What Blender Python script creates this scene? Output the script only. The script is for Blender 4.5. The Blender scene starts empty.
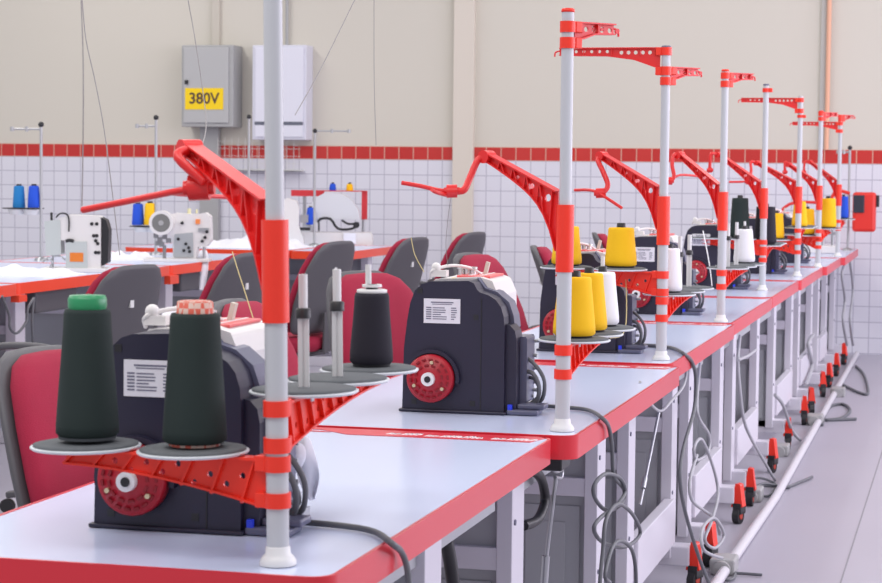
import bpy, math, random
from mathutils import Vector, Matrix
random.seed(7)
PI = math.pi
col = bpy.context.scene.collection
S = bpy.context.scene

# ------------------------------------------------------------ materials
MATS = {}
def mat(name, color, rough=0.5, metal=0.0, spec=0.5, bump=0.0, bscale=200.0, var=0.0, vscale=6.0, coat=0.0, emit=None):
    if name in MATS: return MATS[name]
    m = bpy.data.materials.new(name); m.use_nodes = True
    nt = m.node_tree; b = nt.nodes['Principled BSDF']
    b.inputs['Base Color'].default_value = (*color, 1); b.inputs['Roughness'].default_value = rough
    b.inputs['Metallic'].default_value = metal; b.inputs['Specular IOR Level'].default_value = spec
    b.inputs['Coat Weight'].default_value = coat
    tc = nt.nodes.new('ShaderNodeTexCoord')
    if var > 0:
        n = nt.nodes.new('ShaderNodeTexNoise'); n.inputs['Scale'].default_value = vscale; n.inputs['Detail'].default_value = 5
        nt.links.new(tc.outputs['Object'], n.inputs['Vector'])
        mx = nt.nodes.new('ShaderNodeMix'); mx.data_type = 'RGBA'
        mx.inputs['A'].default_value = (*[max(0, c*(1-var)) for c in color], 1)
        mx.inputs['B'].default_value = (*[min(1, c*(1+var)) for c in color], 1)
        nt.links.new(n.outputs['Fac'], mx.inputs['Factor']); nt.links.new(mx.outputs['Result'], b.inputs['Base Color'])
    if bump > 0:
        n2 = nt.nodes.new('ShaderNodeTexNoise'); n2.inputs['Scale'].default_value = bscale
        nt.links.new(tc.outputs['Object'], n2.inputs['Vector'])
        bp = nt.nodes.new('ShaderNodeBump'); bp.inputs['Strength'].default_value = bump; bp.inputs['Distance'].default_value = 0.002
        nt.links.new(n2.outputs['Fac'], bp.inputs['Height']); nt.links.new(bp.outputs['Normal'], b.inputs['Normal'])
    if emit:
        b.inputs['Emission Color'].default_value = (*emit[0], 1); b.inputs['Emission Strength'].default_value = emit[1]
    MATS[name] = m
    return m

def yarn(name, color):
    m = mat(name, color, 0.75, spec=0.3)
    nt = m.node_tree; b = nt.nodes['Principled BSDF']
    tc = nt.nodes.new('ShaderNodeTexCoord'); w = nt.nodes.new('ShaderNodeTexWave')
    w.bands_direction = 'Z'; w.inputs['Scale'].default_value = 260; w.inputs['Distortion'].default_value = 2.5; w.inputs['Detail'].default_value = 2
    nt.links.new(tc.outputs['Object'], w.inputs['Vector'])
    bp = nt.nodes.new('ShaderNodeBump'); bp.inputs['Strength'].default_value = 0.35; bp.inputs['Distance'].default_value = 0.001
    nt.links.new(w.outputs['Fac'], bp.inputs['Height']); nt.links.new(bp.outputs['Normal'], b.inputs['Normal'])
    return m

def tile_mat(name, c1, c2, grout, w, h, x0, z0, mortar=0.0035, rough=0.25):
    m = mat(name, c1, rough)
    nt = m.node_tree; b = nt.nodes['Principled BSDF']
    tc = nt.nodes.new('ShaderNodeTexCoord'); sp = nt.nodes.new('ShaderNodeSeparateXYZ')
    nt.links.new(tc.outputs['Object'], sp.inputs[0])
    ax = nt.nodes.new('ShaderNodeMath'); ax.operation = 'ADD'; ax.inputs[1].default_value = -x0 + w*200
    az = nt.nodes.new('ShaderNodeMath'); az.operation = 'ADD'; az.inputs[1].default_value = -z0 + h*200
    nt.links.new(sp.outputs['X'], ax.inputs[0]); nt.links.new(sp.outputs['Z'], az.inputs[0])
    cb = nt.nodes.new('ShaderNodeCombineXYZ'); nt.links.new(ax.outputs[0], cb.inputs['X']); nt.links.new(az.outputs[0], cb.inputs['Y'])
    br = nt.nodes.new('ShaderNodeTexBrick'); br.offset = 0; br.squash = 1
    br.inputs['Scale'].default_value = 1; br.inputs['Brick Width'].default_value = w; br.inputs['Row Height'].default_value = h
    br.inputs['Mortar Size'].default_value = mortar; br.inputs['Mortar Smooth'].default_value = 0.3; br.inputs['Bias'].default_value = 0
    br.inputs['Color1'].default_value = (*c1, 1); br.inputs['Color2'].default_value = (*c2, 1); br.inputs['Mortar'].default_value = (*grout, 1)
    nt.links.new(cb.outputs[0], br.inputs['Vector']); nt.links.new(br.outputs['Color'], b.inputs['Base Color'])
    return m

LAM = mat('laminate', (.60, .665, .86), 0.22, var=.03, vscale=3, spec=.5)
EDGE = mat('edge_red', (.62, .018, .034), 0.3, spec=.6)
STRIPE = mat('stripe_red', (.62, .02, .04), 0.35)
PRINT = mat('print_white', (.85, .75, .78), 0.5)
REDP = mat('red_plastic', (.84, .032, .012), 0.38, spec=.5)
REDB = mat('red_boom', (.72, .014, .014), 0.34, spec=.6)
REDW = mat('wheel_red', (.42, .008, .022), 0.35)
POLE = mat('pole_grey', (.50, .515, .54), 0.35, spec=.5)
PIN = mat('pin_white', (.68, .68, .68), 0.4)
TRAY = mat('tray_foam', (.10, .11, .12), 0.8, var=.1, vscale=60)
RIM = mat('tray_rim', (.62, .66, .70), 0.35)
NAVY = mat('navy_plastic', (.016, .014, .036), 0.42, spec=.5, var=.08, vscale=5)
NAVY2 = mat('slate_plastic', (.10, .105, .17), 0.4, spec=.5)
BLACK = mat('black_plastic', (.015, .015, .018), 0.45)
WHT = mat('machine_white', (.74, .72, .71), 0.35)
WHT2 = mat('machine_grey_green', (.50, .54, .53), 0.4)
PAPER = mat('paper', (.74, .73, .78), 0.7)
INK = mat('ink', (.16, .16, .22), 0.7)
STEEL = mat('steel', (.45, .46, .48), 0.3, metal=.8)
FRAME = mat('frame_paint', (.62, .60, .66), 0.45, var=.03, vscale=4)
PANEL = mat('panel_grey', (.36, .37, .39), 0.5, var=.05, vscale=5)
CABLE = mat('cable_grey', (.12, .125, .14), 0.5)
CABLE2 = mat('cable_light', (.40, .40, .43), 0.5)
CHR = mat('chair_red', (.32, .007, .038), 0.85, bump=.5, bscale=400, var=.15, vscale=12)
CHS = mat('chair_shell', (.085, .082, .092), 0.5, bump=.15, bscale=300)
YEL = yarn('yarn_yellow', (.90, .52, .01))
GRN = yarn('yarn_dark_green', (.018, .030, .028))
BLK = yarn('yarn_black', (.018, .016, .026))
WYN = yarn('yarn_white', (.84, .84, .88))
BLU = yarn('yarn_blue', (.02, .09, .62))
BLU2 = yarn('yarn_light_blue', (.02, .20, .50))
GCAP = mat('green_cap', (.02, .26, .10), 0.35)
ORG = mat('orange_label', (.75, .20, .02), 0.5)
SIGNY = mat('sign_yellow', (.90, .62, .0), 0.5)
BOXG = mat('box_grey', (.38, .38, .38), 0.45)
BOXW = mat('box_white', (.66, .66, .74), 0.4)
CLOTH = mat('cloth_white', (.78, .78, .84), 0.9)
PIPE = mat('pipe_white', (.62, .60, .64), 0.4)
MESHG = mat('tray_wire', (.62, .62, .60), 0.4)
THREADY = mat('thread_yellow', (.52, .42, .18), 0.7)
THREADG = mat('thread_grey', (.30, .28, .28), 0.7)
PINK = mat('rust_tan', (.42, .33, .26), 0.6)

def checker(name):
    m = mat(name, (.6, .2, .12), 0.6); nt = m.node_tree; b = nt.nodes['Principled BSDF']
    tc = nt.nodes.new('ShaderNodeTexCoord'); c = nt.nodes.new('ShaderNodeTexChecker'); c.inputs['Scale'].default_value = 130
    c.inputs['Color1'].default_value = (.62, .10, .06, 1); c.inputs['Color2'].default_value = (.62, .45, .38, 1)
    nt.links.new(tc.outputs['Object'], c.inputs['Vector']); nt.links.new(c.outputs['Color'], b.inputs['Base Color']); return m
CHK = checker('checked_core')

# ------------------------------------------------------------ mesh builder
class MB:
    def __init__(s): s.v = []; s.f = []; s.sm = []; s.mi = []; s.m = 0
    def add(s, vs, fs, smooth=False):
        o = len(s.v); s.v += [tuple(p) for p in vs]
        for q in fs: s.f.append([i+o for i in q]); s.sm.append(smooth); s.mi.append(s.m)
    def box(s, x0, y0, z0, x1, y1, z1, M=None):
        vs = [Vector((x, y, z)) for z in (z0, z1) for y in (y0, y1) for x in (x0, x1)]
        if M: vs = [M @ p for p in vs]
        s.add(vs, [(0,2,3,1),(4,5,7,6),(0,1,5,4),(2,6,7,3),(0,4,6,2),(1,3,7,5)]); return s
    def bar(s, a, b, w, h, up=(0,0,1)):
        a = Vector(a); b = Vector(b); d = (b-a); L = d.length; d.normalize()
        u = Vector(up); x = d.cross(u)
        if x.length < 1e-4: x = d.cross(Vector((0,1,0)))
        x.normalize(); u = x.cross(d)
        vs = [a+x*w/2*i+u*h/2*j+d*k for k in (0, L) for j in (-1,1) for i in (-1,1)]
        s.add(vs, [(0,2,3,1),(4,5,7,6),(0,1,5,4),(2,6,7,3),(0,4,6,2),(1,3,7,5)]); return s
    def cyl(s, a, b, r0, r1=None, n=20, cap=True):
        if r1 is None: r1 = r0
        a = Vector(a); b = Vector(b); d = (b-a).normalized()
        x = d.orthogonal().normalized(); y = d.cross(x)
        vs = []
        for p, r in ((a, r0), (b, r1)):
            vs += [p+(x*math.cos(2*PI*i/n)+y*math.sin(2*PI*i/n))*r for i in range(n)]
        s.add(vs, [(i, (i+1)%n, n+(i+1)%n, n+i) for i in range(n)], True)
        if cap:
            s.add(vs[:n], [tuple(range(n))[::-1]]); s.add(vs[n:], [tuple(range(n))])
        return s
    def lathe(s, prof, o=(0,0,0), n=28, sharp=False):
        o = Vector(o); vs = []
        for r, z in prof: vs += [o+Vector((r*math.cos(2*PI*i/n), r*math.sin(2*PI*i/n), z)) for i in range(n)]
        k = len(prof)
        if sharp:
            for j in range(k-1):
                s.add(vs[j*n:(j+2)*n], [(i, (i+1)%n, n+(i+1)%n, n+i) for i in range(n)], abs(prof[j][1]-prof[j+1][1]) > 1e-5)
        else:
            s.add(vs, [(j*n+i, j*n+(i+1)%n, (j+1)*n+(i+1)%n, (j+1)*n+i) for j in range(k-1) for i in range(n)], True)
        s.add(vs[-n:], [tuple(range(n))]); s.add(vs[:n], [tuple(range(n))[::-1]]); return s
    def tube(s, pts, r, n=8, smooth=True, sub=4):
        P = [Vector(p) for p in pts]
        if sub > 1 and len(P) > 2:
            Q = []
            for i in range(len(P)-1):
                p0 = P[max(i-1,0)]; p1 = P[i]; p2 = P[i+1]; p3 = P[min(i+2, len(P)-1)]
                for k in range(sub):
                    t = k/sub
                    Q.append(0.5*((2*p1)+(p2-p0)*t+(2*p0-5*p1+4*p2-p3)*t*t+(3*p1-p0-3*p2+p3)*t**3))
            Q.append(P[-1]); P = Q
        vs = []; prev = None
        for i, p in enumerate(P):
            d = (P[min(i+1, len(P)-1)]-P[max(i-1, 0)]).normalized()
            if prev is None: x = d.orthogonal().normalized()
            else: x = (prev-d*prev.dot(d)); x = x.normalized() if x.length > 1e-6 else d.orthogonal().normalized()
            prev = x; y = d.cross(x)
            vs += [p+(x*math.cos(2*PI*k/n)+y*math.sin(2*PI*k/n))*r for k in range(n)]
        m = len(P)
        s.add(vs, [(j*n+k, j*n+(k+1)%n, (j+1)*n+(k+1)%n, (j+1)*n+k) for j in range(m-1) for k in range(n)], True)
        s.add(vs[:n], [tuple(range(n))[::-1]]); s.add(vs[-n:], [tuple(range(n))]); return s
    def prism(s, poly, a0, a1, axis='y', smooth=False):
        # poly in the plane normal to axis; axis y: (x,z); axis z: (x,y); axis x: (y,z)
        def P(p, a):
            return {'y': (p[0], a, p[1]), 'z': (p[0], p[1], a), 'x': (a, p[0], p[1])}[axis]
        n = len(poly); A = [P(p, a0) for p in poly]; B = [P(p, a1) for p in poly]
        s.add(A, [tuple(range(n))]); s.add(B, [tuple(range(n))[::-1]])
        s.add(A+B, [(i, n+i, n+(i+1)%n, (i+1)%n) for i in range(n)], smooth); return s
    def sphere(s, c, r, n=14, m=8, sq=(1,1,1)):
        c = Vector(c); vs = []
        for j in range(m+1):
            t = PI*j/m; rr = math.sin(t)
            if j in (0, m): rr = 1e-4
            vs += [c+Vector((r*sq[0]*rr*math.cos(2*PI*i/n), r*sq[1]*rr*math.sin(2*PI*i/n), r*sq[2]*math.cos(t))) for i in range(n)]
        s.add(vs, [(j*n+i, (j+1)*n+i, (j+1)*n+(i+1)%n, j*n+(i+1)%n) for j in range(m) for i in range(n)], True); return s
    def mesh(s, name, mats):
        me = bpy.data.meshes.new(name); me.from_pydata(s.v, [], s.f); me.update()
        for p, sm, mi in zip(me.polygons, s.sm, s.mi): p.use_smooth = sm; p.material_index = mi
        for m in (mats if isinstance(mats, (list, tuple)) else [mats]): me.materials.append(m)
        return me
    def build(s, name, mats, parent=None, loc=(0,0,0), rz=0, bevel=0, kind=None, seg=2):
        o = bpy.data.objects.new(name, s.mesh(name, mats)); col.objects.link(o)
        o.location = loc; o.rotation_euler = (0, 0, rz)
        if parent: o.parent = parent
        if bevel:
            b = o.modifiers.new('Bevel', 'BEVEL'); b.width = bevel; b.segments = seg; b.limit_method = 'ANGLE'; b.angle_limit = math.radians(40)
        if kind: o['kind'] = kind
        return o

def rrect(x0, y0, x1, y1, r, n=5):
    P = []
    for cx, cy, a in ((x1-r, y0+r, -90), (x1-r, y1-r, 0), (x0+r, y1-r, 90), (x0+r, y0+r, 180)):
        for k in range(n+1):
            t = math.radians(a+90*k/n); P.append((cx+r*math.cos(t), cy+r*math.sin(t)))
    return P

def tag(o, label, cat, group=None, kind=None):
    o['label'] = label; o['category'] = cat
    if group: o['group'] = group
    if kind: o['kind'] = kind
    return o
def empty(name, loc, rz=0, label=None, cat=None, group=None):
    o = bpy.data.objects.new(name, None); col.objects.link(o); o.location = loc; o.rotation_euler = (0,0,rz); o.empty_display_size = .05
    if label: tag(o, label, cat, group)
    return o
def copy_tree(o, parent=None):
    c = o.copy(); col.objects.link(c)
    if parent: c.parent = parent
    for ch in list(o.children): copy_tree(ch, c)
    return c

def holed(name, outline, holes, th, m, parent=None, loc=(0,0,0), rz=0, extra=None):
    """flat plate in local XZ with round holes punched right through, thickness along Y"""
    cu = bpy.data.curves.new(name, 'CURVE'); cu.dimensions = '2D'; cu.fill_mode = 'BOTH'; cu.extrude = th/2
    def sp(pts):
        q = cu.splines.new('POLY'); q.points.add(len(pts)-1); q.use_cyclic_u = True
        for i, p in enumerate(pts): q.points[i].co = (p[0], p[1], 0, 1)
    sp(outline)
    for x, z, r in holes: sp([(x+r*math.cos(2*PI*k/10), z+r*math.sin(2*PI*k/10)) for k in range(10)])
    t = bpy.data.objects.new('tmp', cu); col.objects.link(t)
    dg = bpy.context.evaluated_depsgraph_get(); dg.update()
    me0 = t.evaluated_get(dg).to_mesh()
    vs = [(v.co.x, -v.co.z, v.co.y) for v in me0.vertices]; fs = [tuple(p.vertices) for p in me0.polygons]
    b = MB(); b.add(vs, fs)
    t.evaluated_get(dg).to_mesh_clear(); bpy.data.objects.remove(t); bpy.data.curves.remove(cu)
    if extra: extra(b)
    return b.build(name, m, parent, loc, rz)

def text_mesh(name, body, size, m, parent, loc, rot, ext=.0008, sx=1.0):
    cu = bpy.data.curves.new(name, 'FONT'); cu.body = body; cu.size = size; cu.align_x = 'CENTER'; cu.align_y = 'CENTER'; cu.extrude = ext; cu.offset = size*.02
    t = bpy.data.objects.new('tmp', cu); col.objects.link(t)
    dg = bpy.context.evaluated_depsgraph_get(); dg.update()
    me = bpy.data.meshes.new_from_object(t.evaluated_get(dg)); me.materials.clear(); me.materials.append(m)
    bpy.data.objects.remove(t)
    o = bpy.data.objects.new(name, me); col.objects.link(o); o.parent = parent; o.location = loc; o.rotation_euler = rot; o.scale = (sx,1,1)
    return o

ORD = ['nearest', 'second', 'third', 'fourth', 'fifth', 'sixth', 'seventh', 'last and farthest']

# ------------------------------------------------------------ setting
W = 14.75
fl = mat('floor_concrete', (.43, .41, .475), 0.38, var=.06, vscale=1.2, spec=.4)
MB().box(-9, -1, -.05, 3.2, W+.2, 0).build('floor', fl, kind='structure')
jl = mat('floor_joint', (.27, .26, .29), 0.7)
MB().box(-.362, 0, 0, -.357, W, .0012).box(-.362, 10.9, 0, 3.2, 10.905, .0012).build('trim_6', jl, kind='structure')
wp = mat('wall_paint', (.62, .585, .51), 0.7, var=.02, vscale=.6)
MB().box(-9, W, 0, 3.2, W+.2, 4.3).build('wall_back', wp, kind='structure')
tl = tile_mat('white_tile', (.68, .675, .74), (.705, .70, .76), (.42, .41, .49), .1115, .1115, -4.568, 1.344, mortar=.0035)
MB().box(-9, W-.012, 0, 3.2, W, 1.344).build('trim_1', tl, kind='structure')
tr = tile_mat('red_tile', (.50, .024, .02), (.56, .034, .028), (.62, .36, .28), .1115, .1, -4.568, 1.344, mortar=.004)
MB().box(-9, W-.014, 1.344, 3.2, W, 1.444).build('trim_2', tr, kind='structure')
pp = mat('pilaster_paint', (.66, .60, .52), 0.6)
MB().box(-3.70, W-.06, 0, -3.545, W, 4.3).build('trim_3', pp, kind='structure', bevel=.004)
MB().box(-5.60, W-.03, 2.2, -5.54, W, 4.3).build('trim_4', mat('seam_beige', (.55,.51,.44), .6), kind='structure')
MB().box(-1.04, W-.02, 1.444, -1.01, W, 4.3).build('trim_5', mat('seam_paint', (.50, .49, .46), .6), kind='structure')
o = MB().cyl((-.985, W-.04, 1.444), (-.985, W-.04, 4.3), .016, n=10).build('conduit', mat('salmon_pipe', (.78, .42, .28), .5))
tag(o, 'thin salmon coloured vertical pipe on the wall above the far end of the right row', 'pipe')
o = MB().cyl((-5.0, W-.03, 2.19), (-5.0, W-.03, 4.3), .012, n=10).build('conduit', BOXG)
tag(o, 'grey vertical conduit running up the wall above the white wall cabinet', 'pipe')
o = MB().box(-5.68, W-.07, 0, -5.53, W-.014, 1.577).build('conduit', BOXG, bevel=.004)
tag(o, 'wide flat grey cable duct running down the wall below the 380V cabinet', 'pipe')

# electrical cabinets
c = empty('electrical_cabinet', (-5.5525, W, 1.577), label='grey steel electrical cabinet with a yellow 380V sticker on the back wall', cat='electrical cabinet')
MB().box(-.2245, -.2, 0, .19, 0, .613).build('body', BOXG, c, bevel=.006)
MB().box(-.205, -.212, .03, .155, -.2, .595).build('door', mat('door_grey', (.44, .44, .44), .4), c, bevel=.004)
MB().box(-.19, -.224, .32, -.165, -.212, .35).build('lock', BLACK, c)
s_ = MB().box(-.19, -.2155, .13, .115, -.212, .29).build('sign', SIGNY, c); s_['label'] = 'yellow sticker reading 380V'
text_mesh('lettering', '380V', .115, mat('sign_text', (.09, .05, .03), .6), s_, (-.038, -.2165, .21), (PI/2, 0, 0), sx=1.0)
c = empty('electrical_cabinet', (-5.002, W, 1.484), label='white wall cabinet with a dark stripe, right of the 380V cabinet behind the nearest pole', cat='electrical cabinet')
MB().box(-.225, -.16, 0, .20, 0, .706).build('body', BOXW, c, bevel=.006)
MB().box(-.2, -.17, .02, .18, -.16, .686).build('door', mat('door_white', (.72, .72, .80), .35), c, bevel=.004)
MB().box(-.2, -.1725, .11, .18, -.17, .135).build('stripe', mat('stripe_dark', (.12, .13, .17), .5), c)
# wire basket cable tray under the cabinets
b = MB()
for i in range(12): b.box(-5.52+i*.055, W-.11, 1.25, -5.517+i*.055, W-.107, 1.50)
for i in range(5): b.box(-5.52, W-.11, 1.25+i*.055, -4.86, W-.107, 1.253+i*.055)
b.box(-5.52, W-.11, 1.25, -4.86, W-.014, 1.262)
for i in range(5): b.box(-5.52+i*.15, W-.107, 1.44, -5.514+i*.15, W-.014, 1.446)
tag(b.build('cable_tray', MESHG), 'white wire mesh cable basket on the wall between the two cabinets', 'cable tray')

# ------------------------------------------------------------ right-hand row of tables
TH = .75
TABS = [(2.48, 3.94, -.780), (3.97, 5.50, -.742), (5.56, 7.12, -.775), (7.15, 8.68, -.790), (8.70, 10.11, -.795), (10.13, 11.66, -.785), (11.68, 13.0, -.765), (13.02, 14.6, -.742)]
TX0 = -1.40
FR = {0: [2.75, 3.30], 1: [3.97, 4.93, 5.40], 2: [6.22, 6.6], 3: [7.45, 7.86], 4: [8.77, 9.55], 5: [10.5, 10.95], 6: [11.85, 12.4], 7: [13.1, 13.9]}
def script_marks(b, xa, xb, y0, z):
    """illegible white script: slanted loops and strokes along X"""
    rnd = random.Random(3); x = xa
    while x < xb:
        w = rnd.uniform(.007, .010)
        if rnd.random() < .93:
            h = rnd.uniform(.018, .036)
            b.bar((x, y0, z), (x+w*.8, y0+h, z), .0052, .0006)
            b.bar((x+w*.8, y0+h, z), (x+w*1.1, y0+h*.25, z), .0045, .0006)
        x += w
def edge_ring(b, x0, y0, x1, y1, z0, z1, r=.035, t=.006):
    A = rrect(x0, y0, x1, y1, r); B = rrect(x0+t, y0+t, x1-t, y1-t, r-t); n = len(A)
    vs = [(p[0], p[1], z0) for p in A]+[(p[0], p[1], z1) for p in A]+[(p[0], p[1], z1) for p in B]+[(p[0], p[1], z0) for p in B]
    for k in range(3): b.add(vs[k*n:(k+2)*n], [(i, (i+1)%n, n+(i+1)%n, n+i) for i in range(n)], k == 0)
def caster(parent, x, y, lever=True):
    c = empty('caster', (x, y, 0)); c.parent = parent
    c.rotation_euler = (0, 0, math.radians(random.uniform(-20, 20)))
    f = MB().box(-.016, -.02, .035, .016, .03, .075).cyl((0,0,.07),(0,0,.09),.01,n=10).build('fork', BLACK, c, bevel=.003)
    MB().cyl((-.012, -.005, .03), (.012, -.005, .03), .03, n=18).build('wheel', BLACK, c)
    MB().cyl((-.0135, -.005, .03), (.0135, -.005, .03), .014, n=12).build('hub', mat('hub_red', (.45, .05, .03), .5), c)
    if lever:
        b = MB(); b.prism([(-.024, .06), (.022, .062), (.017, .09), (.010, .145), (-.008, .148), (-.017, .09)], -.016, .016, 'y')
        b.build('brake_lever', REDP, c, bevel=.005)
    return c
for n, (ya, yb, xr) in enumerate(TABS):
    where = ['nearest sewing table in the right row, with two dark green cones over it',
             'second sewing table in the right row, its rounded red corner jutting past the first',
             'third sewing table in the right row, behind the yellow cones',
             'fourth sewing table in the right row',
             'fifth sewing table in the right row',
             'sixth sewing table in the right row',
             'seventh sewing table in the right row, second from the wall',
             'last sewing table in the right row, touching the back wall'][n]
    t = empty('sewing_table', ((TX0+xr)/2, (ya+yb)/2, 0), label=where, cat='table', group='red edged sewing tables in the right row')
    ox, oy = (TX0+xr)/2, (ya+yb)/2
    hx = (xr-TX0)/2; hy = (yb-ya)/2
    MB().prism(rrect(-hx+.005, -hy+.005, hx-.005, hy-.005, .03)[::-1], TH-.045, TH, 'z').build('tabletop', LAM, t)
    b = MB(); edge_ring(b, -hx, -hy, hx, hy, TH-.047, TH+.001); b.build('edge_band', EDGE, t)
    b = MB(); b.prism([(-hx+.006, hy-.006), (hx-.012, hy-.006), (hx-.03, hy-.085), (hx-.40, hy-.085), (hx-.47, hy-.03), (-hx+.006, hy-.03)], TH+.0002, TH+.001, 'z')
    b.prism([(-hx+.006, hy-.05), (hx-.46, hy-.05), (hx-.44, hy-.062), (-hx+.006, hy-.062)], TH+.0002, TH+.001, 'z')
    st = b.build('printed_stripe', STRIPE, t)
    if n < 3:
        b = MB(); script_marks(b, hx-.325, hx-.265, hy-.062, TH+.0014); script_marks(b, hx-.245, hx-.135, hy-.07, TH+.0014); script_marks(b, hx-.11, hx-.03, hy-.07, TH+.0014)
        b.build('printed_script', PRINT, st)
    XR = -.855 - ox
    fr = FR[n]
    for k, fy in enumerate(fr):
        y = fy-oy
        b = MB()
        b.box(XR-.032, y-.06, .1, XR, y+.05, TH-.047)                      # right post
        b.box(XR-.28, y-.06, .1, XR-.24, y+.05, TH-.047)                   # left post
        b.box(XR-.25, y-.058, .485, XR-.03, y-.03, .53)                     # cross bars
        b.box(XR-.25, y-.058, TH-.10, XR-.03, y-.03, TH-.047)
        e = b.build('end_frame', FRAME, t, bevel=.002)
        b = MB(); b.box(XR-.245, y-.04, .1, XR-.03, y-.033, TH-.06)
        b.box(XR-.215, y-.046, .14, XR-.045, y-.04, .46); b.box(XR-.18, y-.05, .18, XR-.08, y-.046, .42)
        b.build('panel', PANEL, e, bevel=.002)
        b = MB()
        for z in (.30, .58): MB().cyl((XR-.001, y-.04, z), (XR+.003, y-.04, z), .006, n=8).build('bolt', INK, e)
        f = MB(); f.box(XR-.33, y-.04, .075, -.80-ox, y+.035, .135); fo = f.build('foot', FRAME, t, bevel=.004)
        if fy > 5: caster(t, -.785-ox, y-.01)
        caster(t, XR-.30, y-.01, False)
    b = MB(); y0 = (FR[n-1][-1] if n else 2.95)-oy+.055; y1 = fr[0]-oy-.065
    b.box(XR-.02, y0, .145, XR+.012, y1, .285)
    b.build('side_rail', FRAME, t, bevel=.003) if n != 1 else None
    b = MB(); b.box(XR-.03, fr[0]-oy, TH-.13, XR-.015, hy-.12, TH-.05); b.build('apron', PANEL, t)

# ------------------------------------------------------------ overlock machine
COVER = [(0,0),(.003,.14),(.010,.2),(.016,.235),(.026,.262),(.042,.277),(.06,.283),(.145,.286),(.157,.281),(.164,.268),(.17,.262),(.19,.256),(.205,.247),(.217,.232),(.224,.21),(.226,.185),(.226,0)]
def make_machine():
    root = empty('overlock_machine', (0,0,0))
    MB().prism(COVER, 0, .085, 'y').build('end_cover', NAVY, root, bevel=.006, seg=3)
    b = MB().prism([(.02,.0),(.02,.245),(.05,.284),(.15,.290),(.178,.282),(.192,.25),(.196,.08),(.196,0)], .085, .27, 'y').build('body', WHT, root, bevel=.008, seg=3)
    b = MB()
    b.box(.09, .115, .286, .166, .255, .2915)
    st = b.build('top_panel', mat('panel_pinkred', (.72, .10, .10), .35), root, bevel=.002)
    b = MB()
    b.box(.115, .12, .2915, .122, .25, .2925).box(.142, .12, .2915, .147, .25, .2925)
    b.build('pinstripe', WHT, st)
    b = MB().prism([(.196,0),(.196,.19),(.215,.196),(.235,.192),(.246,.18),(.25,.16),(.25,0)], .012, .075, 'y').build('side_cover', NAVY, root, bevel=.005)
    b = MB().prism([(.205,.02),(.205,.165),(.262,.165),(.265,.16),(.265,.02)], .05, .13, 'y').build('motor_cover', NAVY2, root, bevel=.006)
    b = MB().prism([(.15,.292),(.168,.268),(.195,.260),(.222,.238),(.232,.21),(.236,.18),(.228,.18),(.22,.19),(.2,.2),(.16,.25)], .06, .12, 'y').build('shoulder_cover', NAVY2, root, bevel=.004)
    # handwheel
    cx, cz = .068, .075
    w = MB()
    prof = [(.0, -.006), (.030, -.006), (.034, -.002), (.049, -.002), (.052, .004), (.052, .024), (.0, .024)]
    def lathe_y(b, prof, c, n=36):
        vs = []
        for r, z in prof: vs += [(c[0]+r*math.cos(2*PI*i/n), c[1]+z, c[2]+r*math.sin(2*PI*i/n)) for i in range(n)]
        b.add(vs, [(j*n+i, (j+1)*n+i, (j+1)*n+(i+1)%n, j*n+(i+1)%n) for j in range(len(prof)-1) for i in range(n)], True)
    lathe_y(w, prof, (cx, -.028, cz))
    wo = w.build('handwheel', REDW, root)
    b = MB()
    for rr, nn in ((.030, 12), (.042, 18)):
        for k in range(nn):
            a = 2*PI*k/nn; a2 = a+2*PI/nn*.62
            b.bar((cx+rr*math.cos(a), -.0355 if rr < .034 else -.0315, cz+rr*math.sin(a)), (cx+rr*math.cos(a2), -.0355 if rr < .034 else -.0315, cz+rr*math.sin(a2)), .004, .002, up=(0,1,0))
    b.build('vent_slots', mat('slot_dark', (.24, .005, .012), .6), wo)
    b = MB(); b.cyl((cx, -.034, cz), (cx, -.045, cz), .0145, n=20); b.build('hub', mat('hub_white', (.8,.8,.8), .3), wo)
    b = MB(); b.cyl((cx, -.044, cz), (cx, -.0465, cz), .007, n=16); b.build('hub_bore', BLACK, wo)
    for a in (80, 205, 325):
        a = math.radians(a); x = cx+.036*math.cos(a); z = cz+.036*math.sin(a)
        MB().cyl((x, -.03, z), (x, -.036, z), .0038, n=10).build('screw', mat('brass', (.65,.55,.35), .3, metal=.5), wo)
    b = MB(); vs = []
    for k in range(21):
        a = math.radians(-10+200*k/20)
        for r, y in ((.054, 0), (.054, -.014), (.062, -.014), (.062, 0)): vs.append((cx+r*math.cos(a), y, cz+r*math.sin(a)))
    b.add(vs, [(k*4+j, k*4+j+1, k*4+5+j, k*4+4+j) for k in range(20) for j in range(3)])
    b.build('wheel_guard', NAVY, root)
    # label with unreadable print
    lb = MB().box(.047, -.0015, .193, .128, 0, .246).build('rating_label', PAPER, root)
    b = MB(); rnd = random.Random(5)
    b.box(.063, -.002, .237, .113, -.0015, .2395).box(.066, -.002, .2335, .110, -.0015, .235)
    for k in range(6):
        z = .2255-k*.0048
        b.box(.0525, -.002, z, .064, -.0015, z+.0024)
        b.box(.067, -.002, z, .067+rnd.uniform(.018, .032), -.0015, z+.0018)
        b.box(.108, -.002, z, .108+rnd.uniform(.006, .013), -.0015, z+.002)
    b.build('small_print', INK, lb)
    for x, z in ((.038,.262),(.163,.208),(.027,.022),(.157,.022)):
        MB().box(x-.0055, -.001, z-.0055, x+.0055, 0, z+.0055).build('screw_recess', BLACK, root)
    MB().box(.1735, -.0012, .002, .1755, 0, .25).build('seam', BLACK, root)
    MB().box(-.006, -.008, 0, .232, .09, .006).build('base_plate', NAVY, root, bevel=.002)
    # side mechanism and connectors on the right
    b = MB(); rnd = random.Random(11)
    b.box(.19, .10, .0, .265, .2, .012); b.box(.225, .12, .01, .235, .13, .15); b.box(.215, .16, .01, .235, .17, .13); b.box(.18,.11,.08,.225,.18,.12)
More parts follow.
